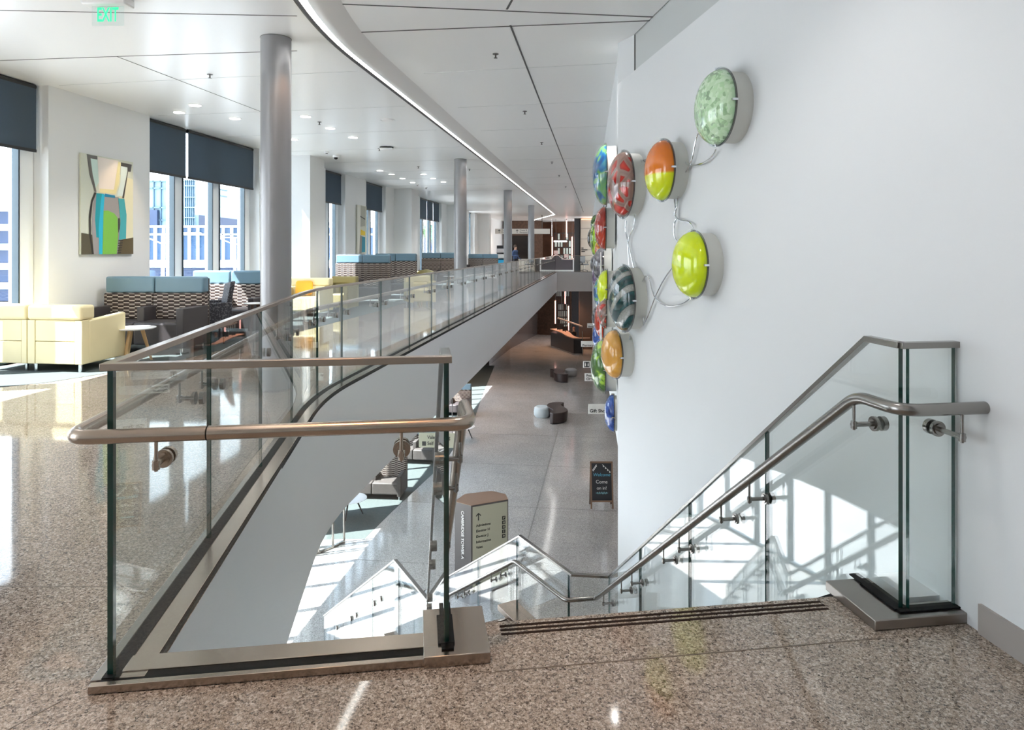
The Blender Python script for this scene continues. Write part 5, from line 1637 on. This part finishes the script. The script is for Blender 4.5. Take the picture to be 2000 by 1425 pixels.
for (a, b, l) in (((1082, 471, 49), (1107, 471, 49.2), 'above the far upper desk'), ((1090, 621, 50), (1137, 637, 46), 'slanting above the lower reception desk')):
    A3 = Vector((px(a[0], a[2]), a[2], pz(a[1], a[2]))); B3 = Vector((px(b[0], b[2]), b[2], pz(b[1], b[2])))
    o = thing('light_tube', 'white horizontal tube ' + l, 'light')
    MB().cyl(A3, B3, .06, 12).build('glowing_tube', M['tubewhite'] if 'upper' in l else mat('grey tube', (.45, .42, .40), .4), o, smooth=True)
    for f_ in (.15, .85):
        q = A3.lerp(B3, f_)
        MB().cyl(q, (q.x, q.y, (ZC if q.z > 0 else -1.31)), .008, 6).build('cable', M['black'], o)
# shelving screens behind the tubes
def screen(label, X0, X1, Y0, Y1, d, colr, seed, dens=.55):
    rnd = random.Random(seed)
    x0, x1, z0, z1 = px(X0, d), px(X1, d), pz(Y1, d), pz(Y0, d)
    t = thing('display_screen', label, 'screen', (x0, d, z0))
    w, h = x1 - x0, z1 - z0
    f = MB()
    nx = 7; nz = max(3, round(h / .55))
    for k in range(nx + 1):
        f.box(w * k / nx - .02, -.02, 0, w * k / nx + .02, .02, h)
    for k in range(nz + 1):
        f.box(0, -.03, h * k / nz - .025, w, .03, h * k / nz + .025)
    f.build('grid_frame', M['black'], t)
    g_ = MB()
    for i in range(nx):
        for j in range(nz):
            if rnd.random() < dens:
                a = w * i / nx + .03 + rnd.random() * .03; b = w * (i + 1) / nx - .03
                MB().box(a, -.006, h * j / nz + .05, b, .006, h * (j + 1) / nz - .05).build('frosted_pane', colr, t)
    return t
frost = mat('frosted panel', (.48, .56, .52), .3)
screen('black grid screen with frosted panes behind the upper light tubes', 1083, 1121, 455, 525, 51.5, frost, 3)
screen('black grid screen with frosted panes under the balcony end', 1086, 1112, 566, 659, 52.5, frost, 5)
# hanging direction sign
t = thing('hanging_sign', 'long white overhead direction sign crossing the far upper hall', 'sign', (px(967, 43.5), 43.5, pz(456.5, 43.5)), 0)
sw = px(1074, 43.5) - px(967, 43.5); sh = pz(446.5, 43.5) - pz(456.5, 43.5)
MB().box(0, 0, 0, sw, .12, sh).build('sign_panel', mat('overhead sign white', (.85, .83, .78), .4), t)
for a in (.6, sw - .5):
    MB().cyl((a, .06, sh), (a, .06, ZC - pz(456.5, 43.5)), .02, 8).build('hanger', M['black'], t)
ar = MB()
for X in (975, 1010):
    c = px(X, 43.5) - px(967, 43.5)
    TX = Matrix.Translation((c, -.004, sh * .5)) @ Matrix.Rotation(PI / 2, 4, 'X')
    bar2(ar, TX, 0, -.11, 0, .10, .03); bar2(ar, TX, 0, .10, -.07, .03, .03); bar2(ar, TX, 0, .10, .07, .03, .03)
ar.build('arrow_symbol', M['ink'], t)
for X, a, b in ((980, 'Tower A', 'Elevators A'), (1015, 'Tower B', 'Elevators B')):
    c = px(X, 43.5) - px(967, 43.5)
    text(a, .13, Matrix.Translation((c, -.004, sh * .70)) @ Matrix.Rotation(PI / 2, 4, 'X'), t, M['ink'], ax='LEFT')
    text(b, .13, Matrix.Translation((c, -.004, sh * .27)) @ Matrix.Rotation(PI / 2, 4, 'X'), t, M['ink'], ax='LEFT')
# portal behind the sign
struct('wall_far_portal', MB().box(px(1043, 52), 52, 0, px(1060, 52), 52.3, ZC).box(px(996, 52), 52, 2.6, px(1042.9, 52), 52.3, ZC), M['dwood'])
struct('door_1', MB().box(px(1000, 52.6), 52.6, 0, px(1043, 52.6), 52.7, 2.6), mat('dark glass doors', (.02, .014, .012), .08))
struct('wall_far_left', MB().box(px(960, 53), 53, 0, px(998, 53), 53.3, ZC), mat('dim side wall', (.10, .075, .06), .5))
t = thing('side_counter', 'low bright white counter behind the standing person', 'counter', (px(1013, 44), 44, 0))
MB().box(0, 0, .06, px(1031, 44) - px(1013, 44), .5, .86).build('counter_body', M['white'], t)
MB().box(-.03, -.03, .86, px(1031, 44) - px(1013, 44) + .03, .53, .90).build('counter_top', M['signw'], t)
t = thing('brochure_rack', 'tall slanted magazine rack with a bright blue shelf beside the third column', 'rack', (px(970, 40), 40, 0), 0)
MB().box(0, .25, 0, .55, .30, 1.75).build('rack_back', M['black'], t)
for k, (c, z) in enumerate((((.02, .35, .62), .62), ((.55, .56, .55), .95), ((.35, .34, .35), 1.28))):
    MB().add([(.02, .22, z), (.53, .22, z), (.53, -.02, z + .06), (.02, -.02, z + .06), (.02, .24, z + .24), (.53, .24, z + .24), (.53, .02, z + .28), (.02, .02, z + .28)],
             [(3, 2, 1, 0), (4, 5, 6, 7), (0, 1, 5, 4), (1, 2, 6, 5), (2, 3, 7, 6), (3, 0, 4, 7)]).build('shelf', mat('rack shelf', c, .5), t)
text('Se Habla', .22, Matrix.Translation((px(1135.5, 47.9), 47.86, 2.02)) @ Matrix.Rotation(PI / 2, 4, 'X') @ Matrix.Rotation(-.3, 4, 'Y'), None, M['ink'], ax='LEFT') if False else None
mb = MB()
for k, w in enumerate((.16, .45, .26)):
    a = Vector((4.86, 48.0)); d = (Vector((6.1, 47.4)) - a).normalized(); n = Vector((d.y, -d.x))
    p0 = a + d * .06; p1 = a + d * (.06 + w)
    mb.prism([tuple(p0 + n * .004), tuple(p1 + n * .004), tuple(p1 + n * .03), tuple(p0 + n * .03)], 1.58 - k * .12, 1.65 - k * .12)
tag(mb.build('wall_lettering', M['ink']), 'small dark lettering on the far pale stone wall', 'lettering')
struct('trim_cove_light', MB().prism([(4.9, 47.9), (6.1, 47.3), (6.1, 47.38), (4.9, 47.98)], ZC - .10, ZC - .06), M['cove'])

# ------------------------------------------------------------------ outdoors
ext = mat('white facade', (.80, .82, .84), .7)
blue = mat('blue glass facade', (.022, .07, .15), .3)
blued = mat('deep blue recess', (.014, .032, .08), .5)
palec = mat('pale steel', (.24, .30, .34), .5)
struct('ground', MB().box(-260, -120, ZL - .5, -9.9, 260, ZL - .3), mat('pavement', (.42, .42, .41), .9))
t = thing('parking_garage', 'white parking garage with dark blue open levels outside the tall window', 'building', (0, 0, 0))
MB().box(-130, 90.6, ZL, -65.6, 104, 7.0).build('recess', blued, t)
for k in range(5):
    z = pz(438 + 38 * k + 12, 90); z1 = pz(438 + 38 * k, 90)
    if k == 4: z = ZL - .3
    MB().box(-130, 90, z, -65.3, 90.8, z1).build('parapet', ext, t)
MB().box(-130, 90, pz(412, 90), -65.3, 104, pz(405, 90)).build('roof_deck', ext, t)
for k in range(9):
    MB().box(-66 - k * 7.2, 90.1, ZL, -65.3 - k * 7.2, 90.7, pz(410, 90)).build('pillar', ext, t)
t = thing('skybridge', 'glazed white-framed building front with grid posts outside the wide window', 'building', (0, 0, 0))
Y = 60.
x0, x1 = px(250, Y), px(760, Y)
MB().box(x0, Y + .4, pz(508, Y), x1, Y + 6, pz(443, Y)).build('glazing', blue, t)
MB().box(x0, Y, pz(522, Y), x1, Y + 6, pz(508, Y)).build('parapet', ext, t)
MB().box(x0, Y + .4, ZL - .3, x1, Y + 6, pz(522, Y)).build('ground_storey', blued, t)
MB().box(x0, Y, pz(444, Y), x1, Y + 6.2, pz(440, Y)).build('top_beam', ext, t)
MB().box(x0, Y, pz(459, Y), x1, Y + .4, pz(456, Y)).build('mid_beam', ext, t)
for k in range(20):
    xx = x0 + (x1 - x0) * k / 19 * .62
    MB().box(xx, Y, pz(508, Y), xx + .11, Y + .4, pz(443, Y)).build('post', ext, t)
t = thing('glass_tower', 'pale glass office tower with thin floor lines outside the wide window', 'building', (0, 0, 0))
Y = 85.
MB().box(px(200, Y), Y + .3, ZL, px(352, Y), Y + 14, pz(352, Y)).build('glazing', mat('pale glazing', (.22, .34, .42), .3), t)
for Z in (352, 366, 404, 428): 
    MB().box(px(200, Y), Y, pz(Z + 2.5, Y), px(354, Y), Y + 14, pz(Z, Y)).build('floor_slab', mat('steel blue', (.08, .15, .21), .5), t)
for X in (298, 312, 326, 341, 353):
    MB().box(px(X, Y), Y, ZL, px(X, Y) + .12, Y + .3, pz(352, Y)).build('mullion', mat('steel blue', (.08, .15, .21), .5), t)
MB().box(px(200, Y), Y - .4, pz(440, Y), px(310, Y), Y + .2, pz(410, Y)).build('dark_bay', blued, t)
t = thing('stair_tower', 'narrow latticed stair tower outside the wide window', 'building', (0, 0, 0))
Y = 78.
MB().box(px(360, Y), Y + .3, ZL, px(380, Y), Y + 3, pz(352, Y)).build('core', mat('pale glazing', (.22, .34, .42), .3), t)
for k in range(6):
    MB().box(px(360 + 4 * k, Y), Y, ZL, px(360.8 + 4 * k, Y), Y + .3, pz(350, Y)).build('mullion', mat('steel blue', (.16, .27, .36), .5), t)
for Z in (350, 362, 384, 404, 424):
    MB().box(px(358, Y), Y - .05, pz(Z + 1.6, Y), px(381.5, Y), Y + .3, pz(Z, Y)).build('landing_edge', mat('steel blue', (.16, .27, .36), .5), t)
t = thing('canopy_building', 'low building with a sloping pale roof edge outside the wide window', 'building', (0, 0, 0))
Y = 72.
vs = [(px(380, Y), Y, pz(419, Y)), (px(700, Y + 40), Y + 40, pz(455, Y + 40)), (px(700, Y + 40), Y + 40, pz(442, Y + 40)), (px(380, Y), Y, pz(401, Y))]
vs += [(v_[0] + 1, v_[1] + 9, v_[2]) for v_ in vs]
MB().add(vs, [(0, 1, 2, 3), (7, 6, 5, 4), (0, 4, 5, 1), (1, 5, 6, 2), (2, 6, 7, 3), (3, 7, 4, 0)]).build('roof_edge', palec, t)
vs = [(px(383, Y), Y + .6, ZL), (px(700, Y + 40), Y + 40.5, ZL), (px(700, Y + 40), Y + 40.5, pz(455, Y + 40)), (px(383, Y), Y + .6, pz(419, Y))]
vs += [(v_[0] + 1, v_[1] + 9, v_[2]) for v_ in vs]
MB().add(vs, [(0, 1, 2, 3), (7, 6, 5, 4), (0, 4, 5, 1), (1, 5, 6, 2), (2, 6, 7, 3), (3, 7, 4, 0)]).build('facade', blued, t)
t = thing('blue_tower', 'slim blue glass tower seen in the narrow window past the first pier', 'building', (0, 0, 0))
Y = 110.
MB().box(px(649, Y), Y, ZL, px(657, Y), Y + 12, pz(438, Y)).build('glazing', blue, t)
for k in range(5):
    MB().box(px(649, Y), Y - .2, ZL + 3 * k, px(657, Y), Y, ZL + 3 * k + .35).build('floor_slab', palec, t)
t = thing('office_block', 'blue and white office block seen through the windows past the first pier', 'building', (0, 0, 0))
Y = 136.
MB().box(px(716, Y), Y, ZL, px(900, Y), Y + 12, pz(436, Y)).build('glazing', blue, t)
for k in range(16):
    xx = px(716 + 12 * k, Y)
    MB().box(xx, Y - .3, ZL, xx + .5, Y, pz(436, Y)).build('fin', ext, t)
MB().box(px(716, Y), Y - .4, pz(439, Y), px(900, Y), Y + 12, pz(434, Y)).build('roof_band', ext, t)
# street lamps
for (X, Y, l) in ((318, 34., 'nearer, seen in the first panes of the wide window'), (459, 44., 'farther, seen in the last pane of the wide window')):
    t = thing('street_lamp', 'white twin-arm street lamp outdoors, ' + l, 'street lamp', (px(X, Y), Y, ZL - .3))
    H_ = pz(457 if X < 400 else 463, Y) - ZL + .3
    MB().cyl((0, 0, 0), (0, 0, H_), .11, 12, r2=.08).build('pole', ext, t)
    for s_ in (-1, 1):
        MB().cyl((0, 0, H_ - .5), (s_ * 1.0, 0, H_ - .08), .03, 8).cyl((0, 0, H_ - .02), (s_ * 1.4, 0, H_ - .02), .035, 8).build('arm', ext, t)
        MB().box(s_ * 1.4 - .5, -.15, H_ - .05, s_ * 1.4 + .5, .15, H_ + .08).build('lamp_head', ext, t, bevel=.04)
# street trees
def tree(label, x, y, h, seed):
    rnd = random.Random(seed)
    t = thing('street_tree', label, 'tree', (x, y, ZL - .3))
    tr = MB(); tips = []
    def br(p, d, L_, r, n_):
        q = p + d * L_
        tr.cyl(p, q, r, 6, r2=r * .65)
        if n_ == 0:
            tips.append(q); return
        for _ in range(3):
            e = (d + Vector((rnd.uniform(-.7, .7), rnd.uniform(-.7, .7), rnd.uniform(-.1, .5)))).normalized()
            br(q, e, L_ * .68, r * .6, n_ - 1)
    br(Vector((0, 0, 0)), Vector((0, 0, 1)), h * .36, .14, 3)
    tr.build('trunk', mat('bark', (.16, .12, .09), .9), t)
    lf = MB()
    for q in tips:
        for _ in range(40):
            c = q + Vector((rnd.gauss(0, .42), rnd.gauss(0, .42), rnd.gauss(0, .38)))
            a = Vector((rnd.uniform(-1, 1), rnd.uniform(-1, 1), rnd.uniform(-1, 1))).normalized() * .13
            b = a.orthogonal().normalized() * .08
            lf.add([c - a, c + b, c + a, c - b], [(0, 1, 2, 3)])
    lf.build('foliage', mat('spring leaves', (.10, .22, .06), .7), t)
tree('leafy street tree seen outdoors past the narrow painting', px(735, 75), 75, 11.5, 2)
tree('leafy street tree seen in the far window group', px(830, 96), 96, 12, 4)
